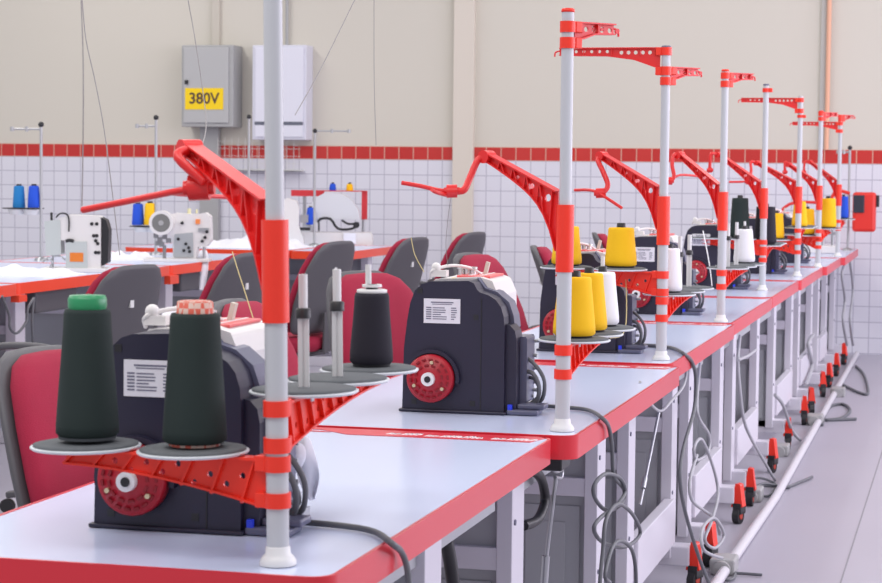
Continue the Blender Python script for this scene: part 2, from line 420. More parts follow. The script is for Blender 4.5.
    for k in range(9):
        z = .03+.014*k; b.cyl((.20, .11+.01*(k%3), z), (.262+rnd.uniform(0,.015), .11+.01*(k%3), z+rnd.uniform(-.01,.01)), .004, n=8)
    b.build('looper_linkage', mat('linkage', (.35,.36,.38), .35, metal=.5), root)
    b = MB()
    b.tube([(.262,.06,.09),(.28,.05,.085),(.292,.05,.06),(.286,.06,.025),(.26,.07,.012)], .005)
    b.tube([(.262,.07,.118),(.285,.06,.10),(.302,.06,.07),(.296,.07,.03),(.27,.08,.012)], .0045)
    b.tube([(.262,.08,.075),(.28,.07,.07),(.29,.07,.04),(.265,.075,.014)], .004)
    b.build('hose', CABLE, root)
    b = MB().box(.232,.0,.0,.30,.06,.011).box(.25,.02,.011,.31,.07,.022); b.build('connector_block', NAVY2, root, bevel=.003)
    MB().box(.234,.002,.010,.243,.010,.022).build('connector_tip', mat('tip_blue', (.02,.05,.7), .4), root)
    # thread tension bits on top
    b = MB()
    b.tube([(.03,.12,.284),(.04,.10,.302),(.075,.13,.312),(.11,.16,.306),(.13,.18,.292)], .0035)
    b.box(.035,.10,.288,.07,.125,.302).sphere((.045,.11,.308), .011)
    b.build('thread_guide', WHT, root)
    for x in (.088, .102, .115):
        MB().cyl((x,.17,.29),(x,.17,.303),.007,n=12).cyl((x,.17,.303),(x,.17,.308),.0095,n=12).build('tension_knob', mat('chrome', (.7,.7,.72), .2, metal=.7), root)
    MB().bar((.135,.2,.289),(.142,.2,.318),.012,.008).build('lever_tab', mat('tab_beige', (.62,.58,.5), .5), root)
    MB().box(.085,.09,.286,.10,.11,.2865).build('sticker', SIGNY, root)
    return root
mach = make_machine()
MS = [(-1.222, 2.74), (-1.182, 4.27), (-1.205, 5.84), (-1.245, 7.50), (-1.255, 9.25), (-1.22, 10.75), (-1.20, 12.1)]
ML = ['navy overlock machine with a red handwheel, behind the two dark green cones',
      'navy overlock machine with white label and red handwheel, standing clear on the second table',
      'navy overlock machine mostly hidden behind the yellow cones of the second pole',
      'navy overlock machine with half its handwheel hidden by the third pole arm',
      'navy overlock machine on the fifth table, behind the empty spool pins of the third pole',
      'small distant overlock machine on the sixth table of the right row',
      'small distant overlock machine on the seventh table of the right row']
for i, (x, y) in enumerate(MS):
    o = mach if i == 0 else copy_tree(mach)
    o.location = (x, y, TH+.001); tag(o, ML[i], 'sewing machine', 'overlock machines on the right row')

# ------------------------------------------------------------ thread stands
ROOT = {}
PB = [(-.874,2.55),(-.785,4.05),(-.823,5.68),(-.835,7.20),(-.885,9.20),(-.840,10.55),(-.810,11.60),(-.800,13.20)]
PT = [1.62, 1.595, 1.62, 1.63, 1.665, 1.665, 1.62, 1.635]     # world z of the pole tops
def clamp(parent, z0, z1, top=False):
    ri, ro = (.0125, .0160) if top else (.0151, .0180)
    b = MB(); n = 24
    b.lathe([(ri, z0), (ro, z0), (ro, z1), (ri, z1)], n=24, sharp=True)
    b.box(.012, -.012, z0, .028, .012, z1)
    return b.build('clamp', REDP, parent, bevel=.0015)
def spool_arm(stand, az, z, discs, pins, length=None):
    L = length or discs[-1]+.03
    a = empty('spool_arm', (0, 0, z-TH), math.radians(az)); a.parent = stand
    # web: deep at the pole, shallow at the tip
    out = [(.016, -.006), (L, -.006), (L, -.024)]
    N = 8
    for k in range(N+1):
        t = 1-k/N; x = .016+(L-.016)*t
        out.append((x, -.024-.045*(1-t)**1.7))
    holes = [(.05+.024*k, -.018-.012*(k%2)-(.012 if k < 4 else 0), .0045) for k in range(int((L-.08)/.024))]
    def ex(b):
        b.box(.016, -.011, -.008, L, .011, -.004)
        pr = out[2:]
        for p, q in zip(pr[:-1], pr[1:]):
            b.bar((p[0],0,p[1]), (q[0],0,q[1]), .02, .003, up=(0,0,1))
        for k in range(int(L/.045)):
            x = .03+k*.045; t = (x-.016)/(L-.016)
            zb = -.024-.045*(1-t)**1.7
            b.bar((x,0,-.006),(x+.02,0,zb),.016,.003,up=(1,0,0))
    w = holed('bracket', out, holes, .004, REDP, a, extra=ex)
    clamp(a, -.022, -.001); clamp(a, -.070, -.050)
    for i, d in enumerate(discs):
        b = MB(); b.lathe([(.0005,-.003),(.073,-.003),(.0755,-.001),(.0755,.001),(.073,.0015)], n=40); b.m = 1
        b.lathe([(.0715,.001),(.0715,.004),(.064,.0055),(.0005,.0055)], n=40)
        b.m = 0; b.box(-.006,-.013,-.014,.006,-.011,-.003)
        tr_ = b.build('spool_tray', [RIM, TRAY], a, loc=(d, 0, 0))
        if pins[i] == 'e':
            b = MB().box(-.0075,-.004,.005,-.0015,.004,.104).box(.0015,-.004,.005,.0075,.004,.104).box(-.002,-.002,.005,.002,.002,.104)
            b.build('spool_pin', PIN, a, loc=(d,0,0), rz=math.radians(-az+14))
            b = MB().lathe([(.0105,.100),(.0105,.112),(.008,.114)], n=14).box(.008,-.003,.102,.022,.003,.107).build('pin_collar', BLACK, a, loc=(d,0,0))
            MB().cyl((0,0,.112),(0,0,.160),.0062,n=12).build('pin_extension', PIN, a, loc=(d,0,0))
        elif pins[i] == 'r':
            MB().cyl((0,0,.004),(0,0,.160),.0045,n=12).build('spool_pin', PIN, a, loc=(d,0,0))
    return a
def guide_arm(stand, az, z, L, deep=.05, ztop=0):
    a = empty('guide_arm', (0,0,z-TH), math.radians(az)); a.parent = stand
    out = [(.016,0),(L,0),(L,-.02),(L*.55,-.022),(L*.3,-.032),(.016,-deep)]
    holes = [(.045+.02*k, -.013, .0055) for k in range(5)]+[(L*.55+.022*k, -.010, .0045) for k in range(int(L*.4/.022))]
    def ex(b):
        b.box(.016,-.011,-.002,L,.011,.001)
        pr = out[2:]
        for p, q in zip(pr[:-1], pr[1:]): b.bar((p[0],0,p[1]),(q[0],0,q[1]),.02,.003)
        for k in range(int(L/.04)): b.box(.03+k*.04,-.009,-.021,.032+k*.04,.009,0)
    holed('bracket', out, holes, .004, REDB, a, extra=ex)
    clamp(a, -.021, .001, True); clamp(a, -deep-.018, -deep+.004, True)
    MB().tube([(L,0,-.008),(L+.012,0,-.012),(L+.014,0,-.024)], .0025).build('thread_eye', REDB, a)
    return a
def boom(stand, base, E, links, knob, kr=.013, rod=.0055):
    """base world xy of pole, E elbow world"""
    bx, by = base; dx, dy = E[0]-bx+(.0085 if base == PB[0] else 0), E[1]-by; L = math.hypot(dx, dy); az = math.atan2(dy, dx)
    ze = E[2]
    a = empty('guide_boom', (0,0,0), az); a.parent = stand
    zp = 1.232-TH; zl = ze+.008-TH
    top = lambda t: zl+(zp-zl)*t                     # t = 0 at the elbow, 1 at the pole
    wid = lambda t: .016+.03*t**1.5+.072*t**7
    X = lambda t: L+(.0165-L)*t
    low = [(X(k/12), top(k/12)-wid(k/12)) for k in range(13)]
    out = [(.0165, zp), (L, zl), (L+.008, zl-.008)]+low
    holes = []
    for t, r in ((.36,.0038),(.44,.0042),(.56,.0055),(.64,.0058),(.76,.0072),(.86,.0078)): holes.append((X(t), top(t)-.010-.010*t-.004*(t>.7), r))
    def ex(b):
        b.bar((.0165,0,zp+.001),(L,0,zl+.001),.026,.003)
        for p, q in zip(low[:-1], low[1:]): b.bar((p[0],0,p[1]),(q[0],0,q[1]),.022,.003)
        for k in range(2, 11):
            t = k/11; t2 = t-(.05 if k%2 else -.03); t2 = min(t2, .98)
            b.bar((X(t),0,top(t)-wid(t)+.001),(X(t2),0,top(t2)-.001),.018,.0025,up=(1,0,0))
    holed('truss', out, holes, .004, REDB, a, extra=ex)
    q = Vector((bx-(.0085 if bx == PB[0][0] else 0), by, TH))
    e = Vector(E)-q
    p = MB(); side = Vector((-math.sin(az), math.cos(az), 0))
    p.cyl(e-side*.015, e+side*.015, .0135, n=18); p.build('elbow_pivot', REDB, stand)
    pl = [Vector(k)-q for k in links]
    MB().tube([e]+pl, .0075, sub=5).build('link_rod', REDB, stand)
    kk = Vector(knob)-q; kb = MB(); d = Vector((.97,.2,0.03)).normalized()
    kb.cyl(kk-d*kr*.8, kk+d*kr*.8, kr, n=16).cyl(kk-d*kr*1.2, kk+d*kr*1.2, kr*.6, n=12)
    kb.build('pivot_knob', REDB, stand)
    return az
def rod_part(stand, base, pts, r=.0055, name='guide_rod'):
    q = Vector((base[0]-(.0085 if base == PB[0] else 0), base[1], TH)); MB().tube([Vector(p)-q for p in pts], r).build(name, REDB, stand)
SL = ['nearest thread stand, white pole with red arms, carrying two dark green cones',
      'second thread stand along the row, with yellow cones and its whole pole in view',
      'third thread stand, its long red top arm reaching left to the second pole',
      'fourth thread stand, one short red arm at the pole top',
      'fifth thread stand, thin pole with a single red clamp near the top',
      'sixth thread stand, long perforated red top arm crossing in front of the fifth pole',
      'seventh thread stand, in front of the salmon wall pipe',
      'last thread stand, nearest the back wall, by the hanging red control box']
for n, (x, y) in enumerate(PB):
    st = empty('thread_stand', (x, y, TH), label=SL[n], cat='thread stand', group='red and white thread stands on the right row')
    h = PT[n]-TH
    MB().lathe([(.0150,.01),(.0150,1.10-TH),(.0124,1.10-TH),(.0124,h)], n=24, sharp=True).build('pole', POLE, st)
    MB().lathe([(.0245,.001),(.0245,.006),(.021,.012),(.017,.016),(.0165,.024),(.015,.026)], n=28).build('base_flange', PIN, st)
    b = MB().lathe([(.0151,1.072-TH),(.0180,1.072-TH),(.0180,1.207-TH),(.0125,1.207-TH)], n=28, sharp=True)
    b.build('sleeve', REDP, st, bevel=.001)
    if n != 5 : MB().lathe([(.0124,h-.004),(.0135,h-.004),(.0135,h+.002),(.010,h+.004)], n=20).build('pole_cap', REDP if n in (1,3,6) else INK, st)
    ROOT[n] = st
s = ROOT
A1 = spool_arm(s[0], 174, .897, [.124, .288], 'xx'); A1b = spool_arm(s[0], 90, .970, [.115, .27, .43], 'eer')
A2 = spool_arm(s[1], 90, .926, [.115, .28, .445], 'xxr')
A3 = spool_arm(s[2], 168, 1.0, [.125, .29], 'xx'); A3b = spool_arm(s[2], 88, .928, [.115, .28, .445], 'xee')
A4 = spool_arm(s[3], 86, .935, [.115, .28, .445], 'eer')
A5 = spool_arm(s[4], 91, .948, [.115, .28, .445], 'xxx'); A5b = spool_arm(s[4], 168, .978, [.11, .265], 'xx')
A6 = spool_arm(s[5], 168, .934, [.115, .27], 'xx'); A6b = spool_arm(s[5], 91, .995, [.115, .28, .445], 'xxx')
A7 = spool_arm(s[6], 68, .965, [.115], 'x')
A7b = spool_arm(s[6], 128, .925, [.12, .28], 'xx')
A8 = spool_arm(s[7], 76, .985, [.10], 'x')
guide_arm(s[1], 48, 1.572, .115, .035)
guide_arm(s[2], 180, 1.618, .30, .058); guide_arm(s[2], 48, 1.565, .115, .032)
guide_arm(s[3], 48, 1.622, .125, .032)
guide_arm(s[5], 180, 1.655, .30, .058)
guide_arm(s[6], 48, 1.615, .12, .03); guide_arm(s[7], 180, 1.60, .30, .05); guide_arm(s[7], 48, 1.645, .11, .024)
clamp(s[4], 1.632-TH, 1.65-TH, True); clamp(s[5], 1.555-TH, 1.57-TH, True)
s[0].rotation_euler = (0, -.016, 0)

boom(s[0], PB[0], (-1.059, 2.7, 1.303), [(-1.029, 2.68, 1.268), (-1.026, 2.68, 1.256)], (-1.038, 2.68, 1.249), .018, .006)
MB_ = (-1.061, 2.66, 1.298)
rod_part(s[0], PB[0], [(-1.057, 2.68, 1.301), (-1.061, 2.66, 1.291), (-1.023, 2.66, 1.257)], .007, 'link_rod')
rod_part(s[0], PB[0], [(-1.042, 2.68, 1.249), (-1.078, 2.68, 1.243), (-1.173, 2.72, 1.228), (-1.241, 2.74, 1.217)], .0048)
rod_part(s[0], PB[0], [(-1.051, 2.68, 1.243), (-1.094, 2.72, 1.241), (-1.083, 2.8, 1.237), (-1.065, 2.86, 1.234)], .0035)
boom(s[1], PB[1], (-0.966, 4.13, 1.302), [(-0.983, 4.12, 1.295), (-0.995, 4.1, 1.258), (-1.002, 4.08, 1.234), (-1.016, 4.07, 1.231)], (-1.025, 4.07, 1.231), .0135)
rod_part(s[1], PB[1], [(-1.029, 4.07, 1.231), (-1.052, 4.06, 1.233), (-1.087, 4.05, 1.241), (-1.126, 4.05, 1.247)], .0045)
rod_part(s[1], PB[1], [(-1.035, 4.06, 1.223), (-1.046, 4.02, 1.229), (-1.049, 4, 1.234)], .004)
boom(s[2], PB[2], (-1.016, 5.78, 1.318), [(-1.026, 5.77, 1.307), (-1.007, 5.75, 1.273), (-0.991, 5.74, 1.236), (-1.003, 5.73, 1.213)], (-1.012, 5.73, 1.213), .014)
rod_part(s[2], PB[2], [(-1.097, 5.8, 1.22), (-1.044, 5.75, 1.221), (-1.01, 5.72, 1.211), (-0.943, 5.7, 1.172)], .0045)
boom(s[3], PB[3], (-1.002, 7.3, 1.335), [(-1.022, 7.29, 1.335), (-1.027, 7.28, 1.3), (-1.018, 7.27, 1.261), (-1.027, 7.26, 1.243)], (-1.034, 7.26, 1.243), .014)
rod_part(s[3], PB[3], [(-1.027, 7.26, 1.246), (-1.001, 7.3, 1.264), (-0.95, 7.4, 1.261)], .0045)
boom(s[4], PB[4], (-1.102, 9.32, 1.354), [(-1.136, 9.3, 1.358), (-1.14, 9.3, 1.317), (-1.14, 9.3, 1.285)], (-1.14, 9.3, 1.285), .012)
boom(s[5], PB[5], (-1.064, 10.65, 1.325), [(-1.093, 10.63, 1.33), (-1.088, 10.6, 1.279), (-1.103, 10.6, 1.227)], (-1.103, 10.6, 1.227), .013)
rod_part(s[5], PB[5], [(-1.067, 10.6, 1.202), (-1.103, 10.6, 1.227), (-1.154, 10.6, 1.227), (-1.2, 10.6, 1.226)], .0055)
boom(s[6], PB[6], (-0.989, 11.7, 1.321), [(-1.012, 11.7, 1.337), (-1.011, 11.7, 1.281)], (-1.011, 11.7, 1.281), .012)
boom(s[7], PB[7], (-0.992, 13.3, 1.347), [(-1.024, 13.3, 1.347), (-1.029, 13.3, 1.283)], (-1.029, 13.3, 1.283), .012)

# ------------------------------------------------------------ cones of thread
def arm_pt(n, az, z, d):
    x, y = PB[n]; a = math.radians(az); return (x+d*math.cos(a), y+d*math.sin(a), z+.006)
def cone(loc, h, rb, rt, m, tip, label, group, style='plain'):
    c = empty('thread_cone', loc, label=label, cat='thread cone', group=group)
    prof = [(rb*.90,.004),(rb,.008),(rb*.995,.02)]
    for k in range(1, 7):
        t = k/7; prof.append((rb+(rt-rb)*t, .02+(h-.03)*t))
    prof += [(rt+.0005, h-.006), (rt*.96, h-.001), (rt*.6, h)]
    MB().lathe(prof, n=36).build('yarn', m, c)
    if style == 'green':
        MB().lathe([(rt*.80,h-.002),(rt*.84,h+.003),(rt*.84,h+.013),(rt*.76,h+.018),(rt*.3,h+.019)], n=28).build('tip', GCAP, c)['label'] = 'glossy green plastic tip'
        MB().lathe([(rb*.9,0),(rb*.93,.004)], n=28).build('core', TRAY, c)
    elif style == 'check':
        MB().lathe([(rt*.78,h-.002),(rt*.72,h+.015),(rt*.6,h+.016)], n=28).build('tip', CHK, c)['label'] = 'red and white checked tip'
        b = MB().lathe([(rb*.80,0),(rb*.76,.014)], n=28); b.build('core', CHK, c)
    else:
        MB().lathe([(rt*.36,h-.002),(rt*.34,h+.011),(rt*.30,h+.0125)], n=20).build('tip', BLACK, c)
        MB().lathe([(rb*.85,0),(rb*.88,.005)], n=28).build('core', BLACK, c)
    return c
c = cone(arm_pt(0,174,.897,.288), .178, .043, .0315, GRN, None, 'dark green thread cone with a green plastic tip, leftmost on the nearest stand', 'dark green cones on the nearest stand', 'green')
cone(arm_pt(0,174,.897,.124), .178, .043, .033, GRN, None, 'dark green thread cone with a red checked core, beside the nearest pole', 'dark green cones on the nearest stand', 'check')
c = cone(arm_pt(0,90,.970,.43), .112, .033, .026, BLK, None, 'black thread cone with a white collar, in front of a red chair', None)
MB().lathe([(.020,.108),(.023,.112),(.023,.116),(.019,.117)], n=24).build('collar', PIN, c)
MB().cyl((0,0,.12),(0,0,.124),.015,n=20).build('ring', PIN, c)
YG = 'yellow cones on the second and third stands'
cone(arm_pt(1,90,.926,.115), .125, .044, .034, YEL, None, 'yellow thread cone right behind the second pole, frontmost of its tray row', YG)
cone(arm_pt(1,90,.926,.28), .125, .040, .030, YEL, None, 'yellow thread cone between the front yellow cone and the white one', YG)
cone(arm_pt(1,90,.926,.445), .120, .038, .028, WYN, None, 'white thread cone behind the two yellow cones of the second stand', 'white thread cones')
cone(arm_pt(2,168,1.0,.125), .112, .045, .036, YEL, None, 'squat yellow thread cone alone on a tray left of the third pole', YG)
cone(arm_pt(2,168,1.0,.29), .112, .043, .034, YEL, None, 'yellow thread cone half hidden behind the red sleeve of the second pole', YG)
cone(arm_pt(2,88,.928,.115), .125, .036, .027, WYN, None, 'white thread cone partly hidden behind the third pole', 'white thread cones')
cone(arm_pt(3,86,.935,.445), .125, .040, .029, WYN, None, 'white thread cone standing right of the fourth pole', 'white thread cones')
cone(arm_pt(4,168,.978,.11), .178, .045, .036, GRN, None, 'tall dark green cone on the fifth stand, behind the white cone', 'far dark cones')
cone(arm_pt(4,91,.948,.115), .170, .050, .042, BLK, None, 'tall black cone directly behind the fifth pole', 'far dark cones')
cone(arm_pt(5,168,.934,.115), .13, .042, .034, YEL, None, 'yellow cone left of the sixth pole, below its red arm', 'far yellow cones')
cone(arm_pt(5,91,.995,.115), .13, .04, .03, YEL, None, 'yellow cone directly behind the sixth pole', 'far yellow cones')
cone(arm_pt(6,68,.965,.115), .165, .048, .040, YEL, None, 'large yellow cone right of the seventh pole', 'far yellow cones')
cone(arm_pt(6,128,.925,.12), .145, .048, .040, YEL, None, 'smaller yellow cone left of the seventh pole, lower than the big one', 'far yellow cones')
cone(arm_pt(7,76,.985,.10), .14, .034, .028, BLU, None, 'blue cone beside the last pole near the back wall', 'blue cones')

# ------------------------------------------------------------ chairs
def make_chair():
    r = empty('task_chair', (0,0,0))      # faces local +x, backrest at origin side
    def slab(w0, w1, zs, xs, th0, th1, n=12, pw=2.6):
        b = MB(); K = len(zs); vs = []
        for k in range(K):
            t = k/(K-1)
            for i in range(n*2):
                a = 2*PI*i/(n*2); ca, sa = math.cos(a), math.sin(a)
                w = w0[k]; yy = w*math.copysign(abs(ca)**(2/pw), ca)
                xx = th0[k]*math.copysign(abs(sa)**(2/pw), sa)
                vs.append((xs[k]+xx-.35*(yy*yy)*(-1), yy, zs[k]))
        N = n*2
        b.add(vs, [(j*N+i, j*N+(i+1)%N, (j+1)*N+(i+1)%N, (j+1)*N+i) for j in range(K-1) for i in range(N)], True)
        b.add(vs[:N], [tuple(range(N))[::-1]], True); b.add(vs[-N:], [tuple(range(N))], True)
        return b
    zs = [.50,.505,.52,.56,.64,.74,.83,.90,.935,.952,.955]
    w = [.12,.16,.19,.21,.222,.215,.195,.168,.135,.09,.02]
    xs = [.075,.074,.068,.054,.028,-.002,-.032,-.058,-.072,-.080,-.082]
    th = [.014,.028,.036,.040,.040,.040,.038,.035,.031,.022,.008]
    slab(w, None, zs, [x+.034 for x in xs], th, None).build('back_cushion', CHR, r)
    w2 = [v+.005 for v in w]; th2 = [v*.55 for v in th]
    slab(w2, None, [z-(.01 if z < .6 else -.006) for z in zs], [x-.002 for x in xs], th2, None).build('back_shell', CHS, r)
    MB().box(-.052,-.010,.80,-.042,.010,.83).build('shell_slot', PIN, r)
    # seat
    b = MB(); P = []
    zz = [.40,.405,.425,.455,.475,.48]; sc = [.80,.92,1.0,1.0,.95,.80]
    vs = []
    for z, k in zip(zz, sc): vs += [(.25+.235*k*math.copysign(abs(math.sin(2*PI*i/28))**.7, math.sin(2*PI*i/28)), .235*k*math.copysign(abs(math.cos(2*PI*i/28))**.7, math.cos(2*PI*i/28)), z) for i in range(28)]
    b.add(vs, [(j*28+i, (j+1)*28+i, (j+1)*28+(i+1)%28, j*28+(i+1)%28) for j in range(5) for i in range(28)], True); b.add(vs[:28], [tuple(range(28))]); b.add(vs[-28:], [tuple(range(28))[::-1]], True)
    b.build('seat', CHR, r)
    MB().prism(rrect(.08,-.15,.42,.15,.04), .375, .402, 'z').build('seat_pan', CHS, r, bevel=.004)
    MB().bar((.12,0,.39),(.0,0,.41),.06,.012).bar((.0,0,.40),(-.005,0,.60),.06,.012,up=(1,0,0)).build('back_bracket', CHS, r, bevel=.003)
    for sgn in (-1, 1):
        MB().tube([(.12,sgn*.2,.39),(.12,sgn*.27,.42),(.06,sgn*.285,.56),(.05,sgn*.285,.64),(.12,sgn*.285,.665),(.30,sgn*.28,.66),(.36,sgn*.275,.63),(.32,sgn*.27,.55),(.24,sgn*.24,.42),(.22,sgn*.2,.39)], .014, n=8).build('armrest', CHS, r)
    MB().cyl((.22,0,.12),(.22,0,.38),.024,n=16).cyl((.22,0,.1),(.22,0,.25),.032,n=16).build('gas_column', BLACK, r)
    bs = MB()
    for k in range(5):
        a = 2*PI*k/5+.3; bs.bar((.22,0,.10),(.22+.25*math.cos(a),.25*math.sin(a),.07),.045,.025)
    bs.build('star_base', CHS, r, bevel=.006)
    for k in range(5):
        a = 2*PI*k/5+.3; x, y = .22+.25*math.cos(a), .25*math.sin(a)
        MB().cyl((x-.012*math.sin(a),y+.012*math.cos(a),.027),(x+.012*math.sin(a),y-.012*math.cos(a),.027),.027,n=14).build('caster', BLACK, r)
    return r
ch = make_chair()
CH = [(-1.62, 3.52, -6, .972, 'red fabric task chair at the nearest table, beside the green tipped cone'),
      (-1.68, 4.74, 0, .99, 'red task chair just showing behind the nearest pole, at the second table'),
      (-1.75, 6.02, -25, 1.0, 'red task chair behind the black thread cone'),
      (-1.765, 7.55, -12, 1.0, 'red task chair just above the top of the second overlock machine'),
      (-1.69, 8.45, 10, 1.0, 'red and dark grey task chair behind the second pole, between machines'),
      (-1.78, 10.4, 10, 1.0, 'far red task chair glimpsed above the third machine'),
      (-2.93, 6.80, 166, 1.0, 'dark shelled task chair seen from behind between the two dark green cones'),
      (-2.93, 8.0, 168, 1.0, 'dark shelled task chair half hidden behind the nearest pole'),
      (-3.0, 9.45, 166, 1.0, 'dark shelled task chair behind the empty spool pins of the nearest stand'),
      (-2.82, 10.2, 168, 1.0, 'dark shelled task chair just left of the second overlock machine'),
      (-2.76, 11.25, 168, 1.0, 'dark shelled task chair farthest along the aisle, below the pilaster')]
for i, (x, y, a, k, lab) in enumerate(CH):
    o = ch if i == 0 else copy_tree(ch)
    o.location = (x, y, 0); o.rotation_euler = (0,0,math.radians(a)); o.scale = (k,k,k if i < 6 else .965)
    tag(o, lab, 'chair', 'red task chairs facing the right row' if i < 6 else 'task chairs seen from behind at the left row')

# ------------------------------------------------------------ left row tables
LT = [(6.6, 8.30, -5.15, -4.06, 'left row sewing table cut off by the photo edge'),
      (8.34, 10.15, -5.15, -4.085, 'left row sewing table under the white machine with the orange label'),
      (10.17, 11.75, -5.15, -4.095, 'left row sewing table with a red bracket at its joint, behind the nearest boom'),
      (12.35, 13.75, -5.3, -4.19, 'left row sewing table with white cloth piled on it, near the wall'),
      (12.35, 13.45, -4.17, -3.775, 'short left row table end poking out past the dark chair')]
for n, (ya, yb, xa, xb, lab) in enumerate(LT):
    ox, oy = (xa+xb)/2, (ya+yb)/2; hx, hy = (xb-xa)/2, (yb-ya)/2
    t = empty('sewing_table', (ox, oy, 0), label=lab, cat='table', group='red edged sewing tables in the left row')
    MB().prism(rrect(-hx+.005,-hy+.005,hx-.005,hy-.005,.03)[::-1], TH-.045, TH, 'z').build('tabletop', LAM, t)
    b = MB(); edge_ring(b, -hx, -hy, hx, hy, TH-.05, TH+.001); b.build('edge_band', mat('edge_orange_red', (.80,.06,.02), .35), t)
    for fy in (-hy+.25, hy-.25):
        b = MB().box(hx-.16,fy-.05,.1,hx-.11,fy+.05,TH-.05).box(-hx+.08,fy-.05,.1,-hx+.13,fy+.05,TH-.05).box(-hx+.1,fy-.03,.5,hx-.13,fy+.03,.54)
        e = b.build('end_frame', FRAME, t, bevel=.002)
        MB().box(-hx+.1,fy-.006,.12,hx-.13,fy+.006,TH-.06).build('panel', PANEL, e)
        MB().box(-hx+.02,fy-.04,.0,hx-.06,fy+.04,.06).build('foot', FRAME, t, bevel=.004)
    if n in (1, 2):
        MB().box(-hx+.2,-hy+.35,TH-.16,hx-.08,-hy+.8,TH-.05).build('motor_housing', mat('motor_grey', (.10,.10,.11), .5), t, bevel=.01)
b = MB().box(-4.105,10.10,.655,-4.07,10.22,.70); tag(b.build('joint_bracket', mat('edge_orange_red', (1,1,1))), 'small orange red bracket under the joint of two left row tables', 'bracket')
b = MB().box(-4.09,8.28,.67,-4.05,8.36,.70); tag(b.build('joint_bracket', mat('edge_orange_red', (1,1,1))), 'orange red bracket under the leftmost table joint at the photo edge', 'bracket')

# ---- left row machines (built facing the camera side, long side turned slightly)
RZ = math.radians(14.5)
def fp(b, pts, y0, y1): return b.prism(pts[::-1], y0, y1, 'y')
# machine with orange label
r = empty('lockstitch_machine', (-4.271, 9.361, 0.75), RZ, 'white sewing machine with an orange label and black handwheel on the left row', 'sewing machine')
K = 1/205.
def L_(x, y, x0=76, y0=272): return ((x-x0)*K, (y0-y)*K)
def poly(*p, x0=76, y0=272): return [((x-x0)*K, (y0-y)*K) for x, y in p]
MB().box(-.17,-.03,.0,.15,.15,.02).build('bed', WHT, r, bevel=.003)
fp(MB(), poly((64,216),(68,214),(99,215),(101,218),(101,270),(66,270),(66,240),(58,240),(58,218)), 0, .12).build('body', WHT, r, bevel=.008, seg=3)
fp(MB(), poly((44,221),(60,219),(61,254),(46,256)), -.005, .10).build('head', WHT2, r, bevel=.006)
fp(MB(), poly((66,241),(87,241),(88,270),(66,270)), -.012, .0).build('cover', WHT2, r, bevel=.003)
q = MB(); fp(q, poly((70.3,252.3),(83.8,252.3),(83.8,261.4),(70.3,261.4)), -.0145, -.012); q.build('label_plate', ORG, r)
fp(MB(), poly((100,216),(106,219),(109,229),(108,262),(101,266)), .01, .10).build('handwheel', BLACK, r, bevel=.008)
MB().cyl((*L_(50,212)[:1],.03,L_(50,212)[1]),(*L_(50,220)[:1],.03,L_(50,220)[1]),.006,n=10).build('thread_post', BLACK, r)
q = [(*L_(x,y)[:1],-.008,L_(x,y)[1]) for x,y in ((56,217),(60,213),(66,213),(69,218),(69,231))]
MB().tube(q, .004).build('take_up_guide', BLACK, r)
q = [(*L_(x,y)[:1],-.008,L_(x,y)[1]) for x,y in ((66,241),(70,240),(74,241))]; MB().tube(q, .009).build('lever', BLACK, r)
b = MB()
for x,y in ((92,223),(97,223),(97,235),(96,240),(98,243),(96,252),(99,252),(94,235)): b.cyl((*L_(x,y)[:1],-.004,L_(x,y)[1]),(*L_(x,y)[:1],.002,L_(x,y)[1]),.009,n=8)
b.build('control_dials', BLACK, r)
b = MB(); b.cyl((*L_(51,250)[:1],.04,L_(51,250)[1]),(*L_(51,268)[:1],.04,.02),.005,n=8)
b.tube([(*L_(x,y)[:1],.0,L_(x,y)[1]) for x,y in ((49,252),(53,256),(60,256),(65,260))], .004)
b.tube([(*L_(x,y)[:1],.0,L_(x,y)[1]) for x,y in ((42,262),(47,258),(52,262),(50,268))], .006)
b.build('needle_bar', STEEL, r)
# machine with big round wheel
r = empty('lockstitch_machine', (-4.214, 10.597, 0.75), RZ, 'white sewing machine with a large round meshed wheel on the left row', 'sewing machine')
K = 1/190.
def P2(*p): return [((x-180)*K, (262-y)*K) for x, y in p]
def Q2(x, y, d=0): return ((x-180)*K, d, (262-y)*K)
MB().box(-.2,-.02,.0,.16,.14,.018).build('bed', WHT, r, bevel=.003)
fp(MB(), P2((166,213),(174,211),(196,212),(206,210),(211,214),(212,240),(207,246),(198,246),(196,259),(172,259),(172,236),(165,232)), .02, .14).build('body', WHT, r, bevel=.008, seg=3)
fp(MB(), P2((174,233),(193,231),(194,257),(173,257)), .010, .02).build('cover', mat('grey_cover', (.38,.40,.41), .45), r, bevel=.003)
b = MB(); b.cyl(Q2(161,221,-.035), Q2(161,221,.03), .067, n=32); w_ = b.build('handwheel', WHT, r, bevel=.01)
b = MB(); b.cyl(Q2(161,221,-.037), Q2(161,221,-.034), .050, n=28); b.build('wheel_mesh', mat('mesh_dark', (.20,.20,.19), .5, metal=.3), w_)
b = MB(); b.cyl(Q2(161,221,-.040), Q2(161,221,-.036), .014, n=20); b.build('wheel_hub', BOXG, w_)
b = MB()
for x,y in ((154,235),(158,239),(163,236),(167,240),(160,244),(156,243)): b.box(*[a-.012 for a in Q2(x,y,.03)], *[a+.014 for a in Q2(x,y,.03)])
b.cyl(Q2(163,245,.03), Q2(163,260,.03), .010, n=8); b.build('linkage', mat('dull_steel', (.24,.24,.25), .4, metal=.4), r)
b = MB(); b.box(*Q2(196,222,.008), *Q2(200.5,217,.02)); b.build('label_plate', mat('orange_bright', (.85,.25,.06), .5), r)
b = MB()
for x,y in ((182,221),(186,243),(178,238),(189,247),(184,250),(190,251),(206,236),(203,240),(208,230)): b.cyl(Q2(x,y,.004), Q2(x,y,.02), .009, n=8)
b.build('control_dials', BLACK, r)
